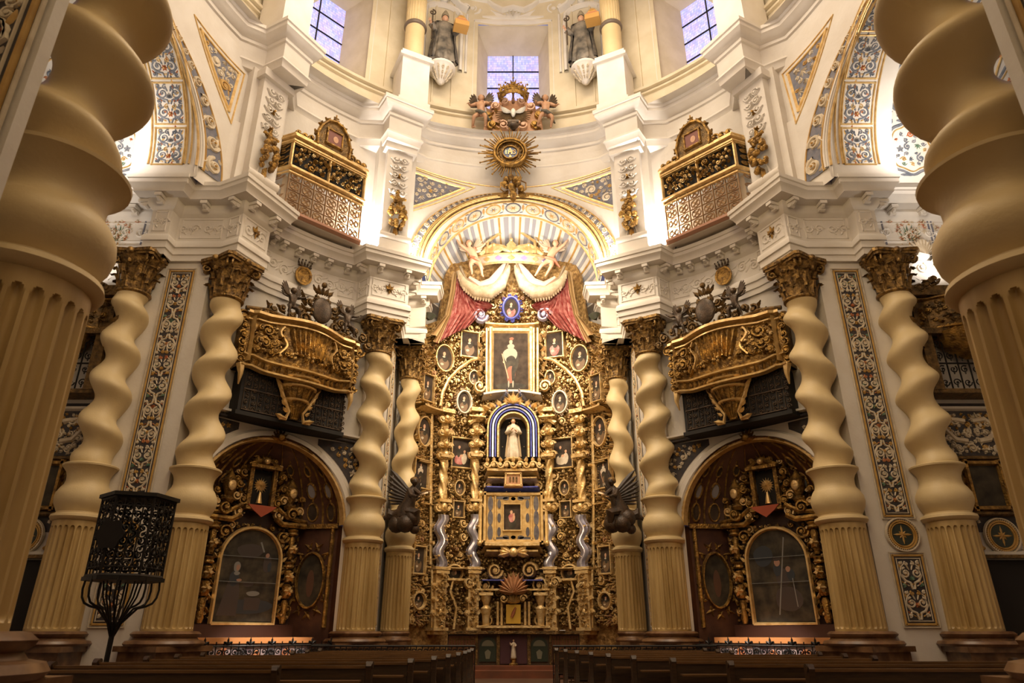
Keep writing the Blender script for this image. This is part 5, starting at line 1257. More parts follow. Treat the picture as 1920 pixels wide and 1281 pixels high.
    for q in (-1, 1):
        for (z0, z1, w_) in ((1.5, 2.15, .11), (2.2, 2.6, .15), (2.65, 3.0, .13), (3.05, 3.25, .16), (3.3, 4.0, .10), (4.0, 4.2, .17)):
            g.lathe([(w_*.7, z0), (w_, z0+(z1-z0)*.2), (w_*.75, z0+(z1-z0)*.5), (w_, z0+(z1-z0)*.85), (w_*.6, z1)], 8, (q*1.22, -.12, 0))
        for z in (2.4, 2.8, 3.6): rosette(g, flat(0, -.26), q*1.22, z, .15, .12, 1)
        for z in (1.7, 2.0, 2.3, 2.6, 2.9, 3.2, 3.5, 3.8): leaf(g, flat(0, -.02), q*1.0, z, pi/2+q*.3, .22, .07, .08); leaf(g, flat(0, -.02), q*1.43, z, pi/2-q*.3, .22, .06, .08)
        g.tube([(q*1.6, -.15, 4.32), (q*.8, -.2, 4.3), (q*.55, -.25, 4.45)], .09, 6); g.tube([(q*1.65, -.1, 4.45), (q*.95, -.2, 4.5), (q*.55, -.25, 4.75)], .07, 6)
        scroll(g, flat(0, -.2), q*1.05, 4.62, .2, 1.4, q, 0, .06, .12); scroll(g, flat(0, -.1), q*.9, 3.95, .2, 1.4, -q, 0, .05, .1)
        g.lathe([(.14, 4.75), (.2, 4.85), (.1, 4.95), (.2, 5.2), (.22, 5.4), (.08, 5.6), (.0, 5.75)], 10, (q*.98, -.15, 0)); g.ball((q*.98, -.34, 5.25), (.12, .04, .16), 10, 1)
        g.box((q*.38, -.15, 5.35), (.12, .14, 1.15)); scroll(g, flat(0, -.15), q*.55, 4.9, .14, 1.4, q, 0, .05, .1)
        for k in range(4): leaf(g, flat(0, -.15), q*.5, 5.0+.25*k, pi/2-q*.9, .26, .07, .1)
        g.tube([(q*.5, -.2, 5.95), (q*.2, -.25, 6.1), (0, -.25, 6.2)], .07, 6)
    g.box((0, -.2, 4.68), (1.0, .35, .1)); g.box((0, -.2, 5.93), (1.0, .3, .1)); palmette(g, flat(0, -.2), 0, 6.0, pi/2, .4, .1, 0, 7); g.ball((0, -.3, 6.1), .1, 8, 1)
    scatter(g, flat(0, -.03), lambda x, y: (abs(x) < 1.5 and 1.5 < y < 4.3 and (abs(x) > .98 or y > 3.15+sqrt(max(0, 1-x*x/.96))*.98)), (-1.5, 1.5, 1.5, 4.3), .05, .16, 1500, (0, 1), 12, .36, .07, mirror_x=None)
    for q in (-1, 1):
        for k in range(14): leaf(g, flat(0, -.1), q*(.96+.05*(k % 2)), 1.6+.18*k, pi/2-q*(.7 if k % 2 else -.4), .2, .06, .1, 1 if k % 3 == 0 else 0)
        for (x, z, r) in ((.62, 4.55, .16), (.75, 5.0, .14), (.7, 5.35, .12), (.62, 5.7, .12), (1.3, 4.75, .14), (1.35, 5.1, .1), (.3, 6.15, .1)): scroll(g, flat(0, -.12), q*x, z, r, 1.4, q, x*9, .05, .12, 1 if r > .13 else 0); leaf(g, flat(0, -.12), q*x, z, x*11, r*1.7, .06, .1, 0)
    scatter(g, flat(0, -.04), lambda x, y: abs(x) < 1.45*sqrt(max(.01, 1-((y-4.4)/2.2)**2)) and abs(x) > .36, (-1.5, 1.5, 4.5, 6.3), .06, .15, 900, (0, 0, 1), 14, .4, .08)
    g.build('gilded_columns_and_carving', [oldgold, gold], ap)
    g = MB(); g.prism([(-.45, 4.76), (.45, 4.76), (.3, 4.62), (0, 4.42), (-.3, 4.62)], flat(0, -.35), 0, .05, 0); g.prism([(-.32, 4.8), (.32, 4.8), (.32, 5.85), (-.32, 5.85)], flat(0, .0), 0, .04, 1)
    for k in range(16): leaf(g, flat(0, -.06), 0, 5.4, 2*pi*k/16, .24, .03, .03, 2)
    g.tube([(0, -.1, 4.85), (0, -.1, 5.2)], [.1, .03], 8, 2); g.build('monstrance_recess', [mat('brick_enamel', (.42, .09, .04), .4), blackm, gold], ap)
    pt = thing('arched_painting', 'tall glazed arched painting with dim figures in the %s side altarpiece' % nm, 'painting', L2(0, 10.88, 2.85), -s*45, 'arched chapel paintings')
    ao = [(-.87, -1.3), (.87, -1.3), (.87, .35)]+[(.87*cos(a), .35+.87*sin(a)) for a in [pi*i/16 for i in range(1, 16)]]+[(-.87, .35)]
    g = MB(); g.prism(ao, flat(), -.05, 0, 0)
    pf = lambda u, v, h: flat()(u, v, h+.002)
    E_ = lambda cx, cy, rx, ry, a0=0, n=16: [(cx+rx*(1+.06*sin(3*a+a0))*cos(a), cy+ry*(1+.06*sin(2*a+a0))*sin(a)) for a in [2*pi*i/n for i in range(n)]]
    def pc(poly, d, m): g.prism(poly, pf, 0, d, m)
    if s < 0:
        pc([(-.78, -1.15), (-.22, -1.15), (-.2, -.6), (-.26, -.25), (-.4, -.1), (-.58, -.25), (-.68, -.7)], .002, 2); pc(E_(-.42, -.16, .14, .22), .003, 4); pc(E_(-.38, .16, .1, .15, 1), .004, 3); pc(E_(-.35, .14, .055, .085), .005, 1); pc(E_(-.27, -.2, .08, .04), .006, 1); pc(E_(-.36, -.02, .09, .05), .0055, 3)
        pc([(-.02, -1.0), (.42, -1.0), (.46, -.72), (.4, -.66), (-.04, -.66)], .002, 2); pc(E_(.2, -.55, .2, .07), .003, 3); pc(E_(.02, -.3, .16, .07), .002, 2)
        pc(E_(.52, .3, .13, .28, 2), .002, 2); pc(E_(.5, .52, .06, .07), .004, 1); pc(E_(.6, .2, .06, .14), .004, 4); pc([(.22, .88), (.27, .9), (.4, .62), (.36, .6)], .004, 3); pc(E_(-.05, .62, .4, .2), .001, 2); pc(E_(.1, -.9, .75, .2), .001, 4)
    else:
        pc([(-.15, -1.12), (-.11, -1.12), (.32, .98), (.29, 1.0)], .006, 3); pc(E_(.0, .29, .09, .1), .006, 1); pc(E_(.3, .1, .07, .08), .007, 1); pc(E_(.0, .4, .12, .06), .007, 2)
        pc(E_(.12, -.12, .22, .26, 1), .002, 2); pc(E_(-.02, .1, .12, .18), .003, 4); pc(E_(.36, -.06, .12, .16), .003, 4); pc([(.42, -.92), (.45, -.92), (.41, -.15), (.385, -.15)], .007, 3); pc(E_(.2, -.7, .4, .35, 2), .001, 2); pc(E_(-.4, .5, .3, .3), .001, 4)
    g.build('canvas', [canvas2, mat('dim_flesh', (.34, .19, .13), .5), mat('dim_robe', (.055, .042, .038), .5), mat('dim_white', (.20, .20, .19), .5), mat('dim_blue', (.03, .036, .045), .5)], pt)
    g = MB(); a2 = [(x*1.06, y*1.05) for x, y in ao]; g.strip(a2+[a2[0]], .06, flat(), .1); g.build('frame', goldplain, pt)
    g = MB(); 
    for z in (-.25, .45): g.box((0, -.03, z), (1.72, .01, .015))
    g.build('glazing_line', mat('grey_lead', (.16, .17, .17), .3), pt)
    # canted side panels with ovals
    for q in (-1, 1):
        c_ = L2(q*1.96, 10.82, 2.75); rz = -s*45-q*52
        t = thing('oval_painting', 'dark oval painting on the canted %s panel inside the %s chapel' % ('right' if q > 0 else 'left', nm), 'painting', c_, rz, 'oval chapel paintings')
        el = [(.44*cos(a), .8*sin(a)) for a in [2*pi*i/28 for i in range(29)]]
        g = MB(); g.prism(el[:-1], flat(), -.03, .0, 0); g.prism([(.12*cos(a), -.1+.4*sin(a)) for a in [2*pi*i/14 for i in range(14)]], flat(), 0, .003, 1); g.build('canvas', [canvas2, mat('dim_brown', (.10, .05, .03), .5)], t)
        g = MB(); g.strip(el+[el[1]], .045, flat(), .09)
        for k in range(26):
            a = 2*pi*k/26; leaf(g, flat(), .52*cos(a), .9*sin(a), a+(.8 if k % 2 else -.8), .2 if abs(sin(a)) < .8 else .3, .055, .07)
        g.build('frame', oldgold, t)
        g = MB(); g.box(L2(q*1.96, 10.88, 4.35), (1.6, .3, .14), -s*45-q*52); g.tube([L2(q*2.3, 10.35, 1.4), L2(q*2.3, 10.35, 4.3)], .07, 6); g.build('trim_chapel_cornice', oldgold, kind='structure')
    # altar below
    t = thing('side_altar', 'side altar with copper edge and brightly lit patterned front in the %s chapel' % nm, 'altar', L2(0, 10.35, 0), -s*45, 'side chapel altars')
    g = MB(); g.box((0, 0, .5), (3.1, 1.0, 1.0)); g.build('altar_body', mat('pinkish_marble', (.55, .42, .40), .3, col2=(.18, .12, .14), scale=2.2, detail=8), t)
    g = MB(); g.box((0, -.03, 1.07), (3.3, 1.15, .14)); g.build('altar_top', copper, t)
    g = MB(); f = flat(0, -.51, 0)
    for k in range(7):
        x = -1.35+.45*k; scroll(g, f, x, .72, .16, 1.4, 1 if k % 2 else -1, k, .04, .03, 1 if k % 2 else 0); leaf(g, f, x, .45, pi/2+.4, .3, .07, .03, 0); leaf(g, f, x, .3, pi/2-.5, .25, .06, .03, 1)
    g.build('inlaid_scrolls', [ink, redp], t)
    # iron railing in front
    r_ = thing('iron_railing', 'low black wrought-iron railing before the %s side altar' % nm, 'railing', L2(0, 9.35, 0), -s*45, 'chapel railings')
    g = MB()
    for z in (.35, .62, .95): g.tube([(-2.3, 0, z), (2.3, 0, z)], .02, 5)
    for k in range(24): g.tube([(-2.3+.2*k, 0, 0), (-2.3+.2*k, 0, 1.05)], .016, 5)
    g.build('rails_and_bars', iron, r_)
    g = MB()
    for k in range(23):
        x = -2.2+.2*k
        scroll(g, flat(), x, .8, .085, 1.2, 1 if k % 2 else -1, k, .02, .02); [leaf(g, flat(), x, .98, pi/2+e, .13 if e else .18, .035, .03) for e in (-.9, 0, .9) if k % 3 == 0]; scroll(g, flat(), x, .48, .07, 1.2, 1, k, .018, .02)
    g.build('iron_scrolls', iron, r_)

    # ------------------------------------------------ lower gilded tribune
    tr = thing('gilded_balcony', 'dark gilded latticed balcony with crested top over the %s chapel arch' % nm, 'balcony', L2(0, 10.15, 7.0), -s*45, 'carved balconies of the diagonal bays')
    H0, H1, H2 = .0, 1.45, 3.1                    # lattice foot, bottom of the bowed front, top
    W = 1.72; yb = -.75
    g = MB(); g.box((0, yb/2+.05, .05), (2*W+.1, -yb+.1, .12)); g.box((0, yb/2+.1, .16), (2*W-.1, -yb, .1)); g.box((0, yb*.5, H0+.75), (2*W-.02, -yb-.1, 1.3)); g.build('dark_case', blackm, tr)
    g = MB(); f = flat(0, yb+.04, 0)
    for k in range(16):
        x = -W+.12+k*(2*W-.24)/15
        g.strip([(x, .15), (x, 1.45)], .012, f, .02)
        for j in range(7):
            z = .22+j*.18; scroll(g, f, x+.1, z, .075, 1.2, 1 if (k+j) % 2 else -1, j, .018, .02)
    for z in (.16, .78, 1.42): g.strip([(-W+.1, z), (W-.1, z)], .03, f, .04)
    g.build('scrolled_lattice', bronze, tr)
    def bow(x): return yb-.12-.42*max(0, cos(x/W*pi*.5*1.35))**1.2 if abs(x) < W else yb
    fb_ = lambda u, v, h: (u, bow(u)-.10*sin((v-H1)/(H2-H1)*pi)-h, v)
    g = MB(); g.grid([[fb_(-W-.15+(2*W+.3)*i/40, H1+(H2-H1)*j/8-(.25*(1-j/8)*cos((-W+(2*W)*i/40)/W*pi/2)), 0) for i in range(41)] for j in range(9)])
    g.grid([[(-W-.15+(2*W+.3)*i/40, y_, H1 if True else 0) for i in range(41)] for y_ in (yb, 0)]); 
    for q in (-1, 1): g.box((q*(W+.1), yb/2, (H1+H2)/2), (.12, -yb, H2-H1))
    g.build('bowed_front', mat('balcony_gilding', (.42, .25, .07), .42, .6, col2=(.12, .065, .02), scale=6, bump=1.0, bscale=13), tr)
    g = MB()
    g.strip([(-W-.2+(2*W+.4)*i/30, H2) for i in range(31)], .10, fb_, .22, 1); g.strip([(-W-.15+(2*W+.3)*i/30, H2-.2) for i in range(31)], .05, fb_, .1, 1)
    g.strip([(-W-.15+(2*W+.3)*i/30, H1+.02-.25*cos((-W+2*W*i/30)/W*pi/2)) for i in range(31)], .06, fb_, .16, 1); g.strip([(-W-.15+(2*W+.3)*i/30, H1+.34-.25*cos((-W+2*W*i/30)/W*pi/2)) for i in range(31)], .05, fb_, .12, 1)
    for k in range(17):
        x = -1.65+.206*k; leaf(g, fb_, x, H1+.06-.25*cos(x/W*pi/2), pi/2, .26, .07, .1, 0)
    for k in range(9): leaf(g, fb_, (k-4)*.17, H2-.25, -pi/2-(k-4)*.06, 1.0-.02*abs(k-4), .075, .14, 0)
    for q in (-1, 1):
        g.strip([(q*(.86+.1*sin(i*.7)), H2-.28-.09*i) for i in range(11)], .05, fb_, .12, 1)
        for (x, z, r) in ((1.3, H2-.5, .2), (1.35, H1+.75, .18), (1.1, H2-.9, .13), (1.5, H2-.85, .12), (1.05, H1+.55, .12), (1.55, H1+.5, .1)): scroll(g, fb_, q*x, z, r, 1.4, q, x*7, .06, .12, 0); leaf(g, fb_, q*x, z, x*9, r*1.6, .07, .12, 1); leaf(g, fb_, q*x, z, x*9+2.5, r*1.6, .06, .1, 0)
        g.strip([(q*1.72, H1+.1), (q*1.72, H2-.1)], .05, fb_, .14, 1)
        # side brackets and drops
        for k in range(6):
            scroll(g, flat(0, yb), q*(W+.2), H1+.15+.26*k, .13, 1.3, q if k % 2 else -q, k, .045, .1, 0); leaf(g, flat(0, yb), q*(W+.12), H1+.15+.26*k, pi/2-q*.7, .24, .07, .1, 0)
        scroll(g, flat(0, yb), q*(W+.3), H2-.15, .2, 1.4, -q, 0, .06, .1, 0); g.tube([(q*(W+.12), yb, H1), (q*(W+.12), yb-.1, H1-.3), (q*(W+.1), yb, H1-.6)], [.14, .08, .02], 6, 1)
    scatter(g, fb_, lambda x, y: abs(x) < W and H1+.35 < y < H2-.25 and (abs(x) > .72 or y < H1+.62), (-W, W, H1+.3, H2-.2), .05, .15, 1600, (0, 1), 8, .42, .1)
    g.build('gilded_carving', [oldgold, goldplain], tr)
    # corbel basket
    g = MB(); cone = lambda u, v, h: ((.12+.55*v/1.15)*sin(u), yb-.05-(.05+.45*v/1.15+h)*cos(u), .15+v)
    g.grid([[cone(-1.5+3*i/18, v, 0) for i in range(19)] for v in (0, .3, .6, .9, 1.2)])
    for k in range(9): g.strip([(-1.4+.35*k, .05+.1*i) for i in range(12)], .02, cone, .06)
    for v in (.55, .95, 1.2): g.strip([(-1.5+3*i/14, v) for i in range(15)], .05, cone, .1, 1)
    for q in (-1, 1):
        g.tube([(q*.7, yb-.1, 1.3), (q*.5, yb-.15, .8), (q*.22, yb-.12, .35), (q*.3, yb-.1, .1), (q*.5, yb-.1, .08)], [.07, .06, .05, .06, .03], 6, 1)
        for k in range(5): leaf(g, flat(0, yb-.15), q*(.3+.12*k*.6), .3+.2*k, pi/2-q*.8, .2, .06, .08, 1)
        leaf(g, flat(0, yb-.1), q*.3, .1, q*.3+(0 if q > 0 else pi), .35, .09, .1, 1)
    g.build('corbel_basket', [oldgold, goldplain], tr)
    # crest
    CX_ = .42*MR; g = MB(); f = flat(CX_, yb-.1, 0)
    for q in (-1, 1):
        for (x, z, r) in ((.75, .55, .13), (.95, .12, .13), (.2, .15, .14), (1.3, .45, .12), (.45, .95, .12), (.22, 1.15, .1)): scroll(g, f, q*x, H2+z, r, 1.4, q, x*9, .05, .1); leaf(g, f, q*x, H2+z, x*7, r*1.9, .07, .1); leaf(g, f, q*x, H2+z, x*7+2.4, r*1.7, .07, .1)
    for q in (-1, 1):
        for k, (x, z, r) in enumerate(((.55, H2+.35, .2), (1.0, H2+.3, .14), (1.6, H2+.3, .17), (1.85, H2+.1, .14), (.3, H2+.7, .13))): scroll(g, f, q*x, z, r, 1.4, q*(1 if k % 2 else -1), k, .055, .1); leaf(g, f, q*x, z, pi/2-q*.4*k, r*2, .08, .1); leaf(g, f, q*x, z, q*.3*k, r*1.6, .07, .1)
        g.tube([(q*2.0, yb-.1, H2+.1), (q*1.3, yb-.15, H2+.22), (q*.6, yb-.15, H2+.12), (0, yb-.2, H2+.2)], .07, 6)
        for k in range(5): leaf(g, f, q*(.35+.06*k), H2+.2+.2*k, pi/2-q*(1.1-.15*k), .34, .08, .1)
    for k in range(5): leaf(g, f, (k-2)*.08, H2+1.35, pi/2-(k-2)*.35, .35, .08, .1)
    g.ball((CX_, yb-.15, H2+1.72), .1, 8); g.build('crest_scrolls', darkgold, tr)
    g = MB(); g.ball((CX_, yb-.18, H2+.78), (.36, .12, .46), 18); g.build('oval_shield', bronze, tr)
    for q in (-1, 1):
        x = q*1.0+.42*MR
        an = thing('carved_putto', 'dark winged putto perched %s of the shield on the lower %s balcony' % ('right' if q > 0 else 'left', nm), 'cherub', L2(x, 10.15-.85-.0, 7.0+H2+.12), -s*45, 'putti on the lower balconies')
        putto(an, 1.15, bronze, dict(lel=(-.24, -.06, .74), rel=(.24, -.06, .74), lwr=(-.34, -.1, .82), rwr=(.34, -.1, .8), lkn=(-.14, -.2, .36), rkn=(.16, -.16, .34), lan=(-.14, -.16, .12), ran=(.2, -.1, .1), lft=(-.16, -.24, .08), rft=(.22, -.18, .06)), wm=bronze)

    # ------------------------------------------------ upper latticed tribune
    tu = thing('latticed_balcony', 'gilded latticed upper balcony with a crested portrait, %s side above the cornice' % nm, 'balcony', L2(0.02*MR, 10.1, 13.82), -s*45, 'upper balconies of the diagonal bays')
    prof = lambda x: -.95 if abs(x) < 1.45 else -.95+.8*(abs(x)-1.45)/.35
    fu = lambda u, v, h: (u, prof(u)-h, v)
    XS = [-1.8, -1.45, -.9, -.3, .3, .9, 1.45, 1.8]
    g = MB(); f = fu
    for z, w_, h_ in ((1.72, .09, .16), (1.55, .05, .08), (2.82, .07, .12), (2.98, .09, .2), (3.1, .05, .12)): g.strip([(x, z) for x in XS], w_, f, h_)
    g.strip([(x, .05) for x in XS], .1, f, .14, 1)
    for x in (-1.78, -1.42, 0, 1.42, 1.78): g.strip([(x, 1.7), (x, 2.9)], .05, f, .08)
    for z in (1.78, 2.74): g.strip([(x, z) for x in XS], .03, f, .1)
    g.box((0, -.5, 3.1), (2.9, .9, .06)); g.build('gilded_rails', [goldplain, mat('rose_timber', (.50, .26, .17), .5)], tu)
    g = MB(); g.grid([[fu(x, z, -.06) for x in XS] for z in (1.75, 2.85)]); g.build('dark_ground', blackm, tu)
    g = MB(); rnd = random.Random(4)
    for x0, x1 in ((-1.38, -.06), (.06, 1.38)):
        scatter(g, fu, lambda x, y: x0 < x < x1 and 1.84 < y < 2.72, (x0, x1, 1.82, 2.74), .07, .24, 700, (0, 0, 1), 40+s, .36, .09)
    for q in (-1, 1):
        for z in (1.95, 2.2, 2.45, 2.65): scroll(g, fu, q*1.6, z, .1, 1.2, q, 0, .03, .05)
    for k in range(5): leaf(g, fu, 0, 2.0+.2*k, pi/2+(k % 3-1)*.9, .35, .09, .14, 0)
    g.build('openwork_scrolls', [oldgold, gold], tu)
    g = MB(); lat = mat('fretwork', (.36, .22, .10), .5, .3, col2=(.24, .13, .06), scale=6)
    for k in range(7): g.strip([(-1.4+.467*k, .1), (-1.4+.467*k, 1.68)], .022, fu, .05)
    for j in range(5): g.strip([(-1.42+.142*i, .1+j*.395) for i in range(21)], .018, fu, .04)
    for k in range(6):
        for j in range(4):
            cx, cz = -1.4+.467*(k+.5), .1+.395*(j+.5)
            p = [(cx+.17*cos(a), cz+.15*sin(a)) for a in [2*pi*i/10 for i in range(11)]]; g.strip(p, .022, fu, .03)
            for a in (.8, 2.35, 3.9, 5.5): leaf(g, fu, cx, cz, a, .21, .05, .03)
    for q in (-1, 1):
        for j in range(4): scroll(g, fu, q*1.62, .3+.38*j, .12, 1.3, q, 0, .03, .03)
        g.strip([(q*1.78, .1), (q*1.78, 1.7)], .03, fu, .05)
    g.build('fretwork_screen', lat, tu)
    g = MB(); g.box((0, -.45, -.02), (3.2, .95, .1)); g.build('floor_board', mat('white_board', (.7, .62, .52), .6), tu)
    g = MB(); g.grid([[(x, prof(x)+.35, z) for x in XS[1:-1]] for z in (.1, 1.6)]); g.build('white_curtain', mat('cream_blind', (.66, .52, .36), .8), tu)
    g = MB(); f = flat(0, -.92, 0); oc = lambda k: [(.62*k, 3.1), (.66*k, 3.55), (.52*k, 4.0), (.3*k, 4.3), (0, 4.4)]
    sh = [(-x, y) for x, y in oc(1)]+oc(1)[::-1][1:]; g.prism(sh, f, 0, .12, 1); g.strip(sh, .07, lambda u, v, h: f(u, v, h+.1), .1, 0)
    for (x, y) in sh: 
        for a in (0, 1): leaf(g, lambda u, v, h: f(u, v, h+.1), x, y, atan2(y-3.6, x)+(a-.5)*1.5, .17, .08, .1, 0)
    for q in (-1, 1):
        for x in (.8, 1.05, 1.3): scroll(g, f, q*x, 3.28-.05*(x > 1), .14*(1.6-x*.6), 1.3, q, 0, .05, .1, 0)
    g.tube([(0, -1.0, 4.4), (0, -1.0, 4.75)], .03, 6); g.tube([(-.1, -1.0, 4.62), (.1, -1.0, 4.62)], .03, 6); g.ball((0, -1.0, 4.45), .09, 8)
    border(g, lambda u, v, h: f(u, v, h+.12), [(-.3, 3.35), (.3, 3.35), (.3, 3.95), (-.3, 3.95)], .05, .08, 0); g.build('crest_board', [oldgold, darkgold], tu)
    g = MB(); g.prism([(-.27, 3.38), (.27, 3.38), (.27, 3.92), (-.27, 3.92)], f, .12, .16, 0); g.prism([(.04+.1*cos(a), 3.62+.14*sin(a)) for a in [2*pi*i/12 for i in range(12)]], f, .16, .17, 1); g.build('crest_portrait', [mat('portrait_red', (.22, .07, .05), .5), skin], tu)

# ---------------------------------------------------------------- balconies on the side walls of the arms
for s in (-1, 1):
    t = thing('wall_balcony', 'dark carved balcony with iron grille partly hidden behind the %s foreground column' % side(s), 'balcony', (s*12.35, 17.7, 7.15), 0, 'carved balconies of the side arms')
    W = 1.15
    g = MB(); g.box((0, -.3, 2.95), (2*W+.5, .75, .3)); g.box((0, -.3, 1.72), (2*W+.2, .7, .16)); g.box((0, -.25, .02), (2*W+.2, .6, .12)); g.box((-s*(W-.08), -.3, .9), (.3, .55, 1.7)); g.box((s*(W-.08), -.3, .9), (.3, .55, 1.7)); g.box((0, -.15, 2.3), (2*W, .5, 1.1)); g.build('carved_case', [darkgold], t)
    g = MB(); bo = lambda u, v, h: (u, -.42-.45*cos(u/.8*pi/2)*(sin((v-1.7)/1.2*pi)*.4+.6)-h if abs(u) < .8 else -.42-h, v)
    g.grid([[bo(-.8+1.6*i/16, 1.72+.14*j, 0) for i in range(17)] for j in range(9)])
    for z in (1.85, 2.75): g.strip([(-1.1+2.2*i/20, z) for i in range(21)], .05, bo, .1, 1)
    scatter(g, bo, lambda x, y: abs(x) < 1.1 and 1.9 < y < 2.7, (-1.1, 1.1, 1.85, 2.75), .06, .16, 500, (0, 1), 3, .36, .08)
    for k in range(11): leaf(g, bo, -.75+.15*k, 1.72, pi/2, .2, .06, .08, 1)
    g.lathe([(.05, .95), (.3, 1.1), (.55, 1.35), (.72, 1.68)], 16, (0, -.45, 0), 1)
    for q in (-1, 1):
        for k in range(4): leaf(g, flat(0, -.6), q*(W+.1), 1.2+.4*k, pi/2-q*.9, .35, .09, .1, 0); scroll(g, flat(0, -.6), q*(.5+.25*k*.6), 3.3-.1*k, .15, 1.3, q, k, .05, .1, 0)
    g.build('gilded_carving', [darkgold, oldgold], t)
    g = MB(); f = flat(0, -.4, 0)
    for k in range(7): g.strip([(-.9+.3*k, .1), (-.9+.3*k, 1.6)], .02, f, .03)
    for k in range(6):
        for j in range(4): scroll(g, f, -.75+.3*k, .3+.38*j, .11, 1.3, 1 if (k+j) % 2 else -1, j, .02, .02); leaf(g, f, -.75+.3*k, .15+.38*j, pi/2, .14, .03, .02)
    for z in (.1, .85, 1.62): g.strip([(-1, z), (1, z)], .025, f, .03)
    g.build('iron_grille', iron, t)
    if s > 0:
        g = MB(); g.box((-.0, -.95, 2.3), (.24, .02, .24)); tag(g.build('white_square_card', mat('paper', (.8, .8, .8), .6), None, (12.5, 17.72, 7.15)), 'small white square card on the front of the right wall balcony', 'card')

# ---------------------------------------------------------------- bishops on corbels
for s in (-1, 1):
    p = polar(9.55, s*18.4, 23.7)
    t = thing('bishop_statue', 'dark-robed mitred bishop statue with crozier holding a small model building, %s of the window' % side(s), 'statue', p, -s*17)
    a1 = ((s*.2, -.04, .66), (s*.27, -.16, .7), (s*.3, -.6, .2)) if s < 0 else ((.19, -.05, .64), (.2, -.17, .72), (.3, -.5, .3))
    arms = (((-.16, -.04, .62), (-.25, -.12, .68), (-.2, -.5, .5)), ((.16, -.06, .60), (.2, -.17, .62), (.3, -.6, .2)))
    hc = robed(t, 2.75, mat('grey_brown_habit', (.05, .045, .04), .5, col2=(.26, .22, .17), scale=2.4), blackcloth, skin, 'mitre', arms, hairm=mat('mitre_grey', (.30, .25, .17), .5), seed=5+s, wide=1.22)
    g = MB(); g.tube([(-.6, -.34, .9), (-.6, -.34, 2.5)], .03, 6)
    g.tube([(-.6+.17*sin(b)*(1-b/9)-.02, -.34, 2.42+.17*cos(b)*(1-b/9)) for b in [k*.5 for k in range(13)]], .03, 6); tag(g.build('crozier', bronze, None, p, -s*17), 'dark crozier held in the raised hand of the bishop %s of the window' % side(s), 'staff')
    g = MB(); g.box((0, 0, .13), (.62, .5, .26)); g.box((0, 0, .36), (.34, .34, .3)); g.lathe([(.2, .5), (.17, .62), (.0, .75)], 10); g.prism([(-.31, .26), (.31, .26), (.2, .4), (-.2, .4)], flat(0, -.1), -.2, .1, 1)
    R_ = Matrix.Rotation(radians(-s*17), 4, 'Z'); q = Vector(p)+(R_ @ Vector((.6, -.66, 1.5)))
    tag(g.build('model_church', [mat('ochre_model', (.55, .30, .08), .5), mat('red_roof', (.5, .2, .09), .5)], None, q, -s*17), 'small ochre model building in the hand of the bishop %s of the window' % side(s), 'model')
    c = thing('corbel', 'white corbel carved with foliage under the %s bishop statue' % side(s), 'corbel', polar(9.85, s*18.4, 22.8), -s*18.4, 'white statue corbels'); c.scale = (1, 1, .7)
    g = MB(); g.lathe([(.05, 0), (.16, .15), (.3, .55), (.52, 1.0), (.62, 1.1), (.62, 1.25), (.56, 1.3)], 28); g.build('bracket', plaster, c)
    g = MB(); cf = lambda u, v, h: ((.1+.42*v+h)*sin(u), -(.1+.42*v+h)*cos(u), v)
    for k in range(7):
        for j in range(3): scroll(g, cf, -1.35+.45*k, .35+.25*j, .11, 1.3, 1 if k % 2 else -1, k, .04, .06); leaf(g, cf, -1.35+.45*k, .2+.25*j, pi/2, .25, .06, .08)
    g.build('foliage', pale, c)
    g = MB(); L_ = lambda u, v, h: tuple(polar(10.33, s*18.0, 0)+ (R_ @ Vector((u, -h, v))))
    g.strip([(-.85, 24.2), (-.85, 27.0), (-.8, 27.6)]+[(.8*cos(a), 27.5+.45*sin(a)) for a in [pi-pi*i/10 for i in range(1, 10)]]+[(.8, 27.6), (.85, 27.0), (.85, 24.2)], .12, L_, .16)
    g.strip([(-1.1, 27.9), (-.7, 28.1), (-.3, 28.6), (0, 28.7), (.3, 28.6), (.7, 28.1), (1.1, 27.9)], .12, L_, .3); scroll(g, L_, 0, 28.25, .2, 1.4, 1, 0, .08, .15)
    for q in (-1, 1): scroll(g, L_, q*1.0, 28.1, .16, 1.4, q, 0, .07, .2); g.strip([(q*1.1, 24.2), (q*1.1, 27.7)], .08, L_, .1)
    g.build('trim_statue_niche_'+side(s), plaster, kind='structure')

# ---------------------------------------------------------------- royal coat and sunburst at the centre of the ring
t = thing('crowned_group', 'carved group with a white dove under a gilded crown before the central window', 'sculpture', (0, 22.75, 20.4)); t.scale = (.92, 1, .95)
g = MB(); f = flat()
g.prism([(-1.35, 0), (1.35, 0), (1.3, .7), (1.0, 1.35), (.5, 1.75), (-.5, 1.75), (-1.0, 1.35), (-1.3, .7)], f, -.3, .05, 0); g.build('backing_cloud', terra, t)
g = MB()
for q in (-1, 1):
    for (x, z, r) in ((.45, .3, .24), (.95, .32, .22), (1.15, .85, .2), (.8, 1.35, .22), (.4, 1.6, .18), (.2, .15, .14)): scroll(g, lambda u, v, h: f(u, v, h+.05), q*x, z, r, 1.4, q, x*5, .08, .14, int(x*10) % 2); leaf(g, lambda u, v, h: f(u, v, h+.05), q*x, z, x*6, r*1.7, .1, .14, 1)
    for k in range(5): leaf(g, lambda u, v, h: f(u, v, h+.05), q*.25*k, 1.55-.06*k*k*.5, pi/2-q*.2*k, .35, .1, .12, 0)
g.build('carved_scrolls', [mat('pink_gilt', (.60, .36, .22), .5), oldgold], t)
g = MB(); fz_ = lambda u, v, h: f(u, v, h+.16)
for k in range(23): leaf(g, fz_, 0, 1.0, pi+(k)*pi/22+0.0, .85, .045, .06, 0)
g.build('ray_fan', mat('bronze_rays', (.26, .18, .09), .5, .3), t)
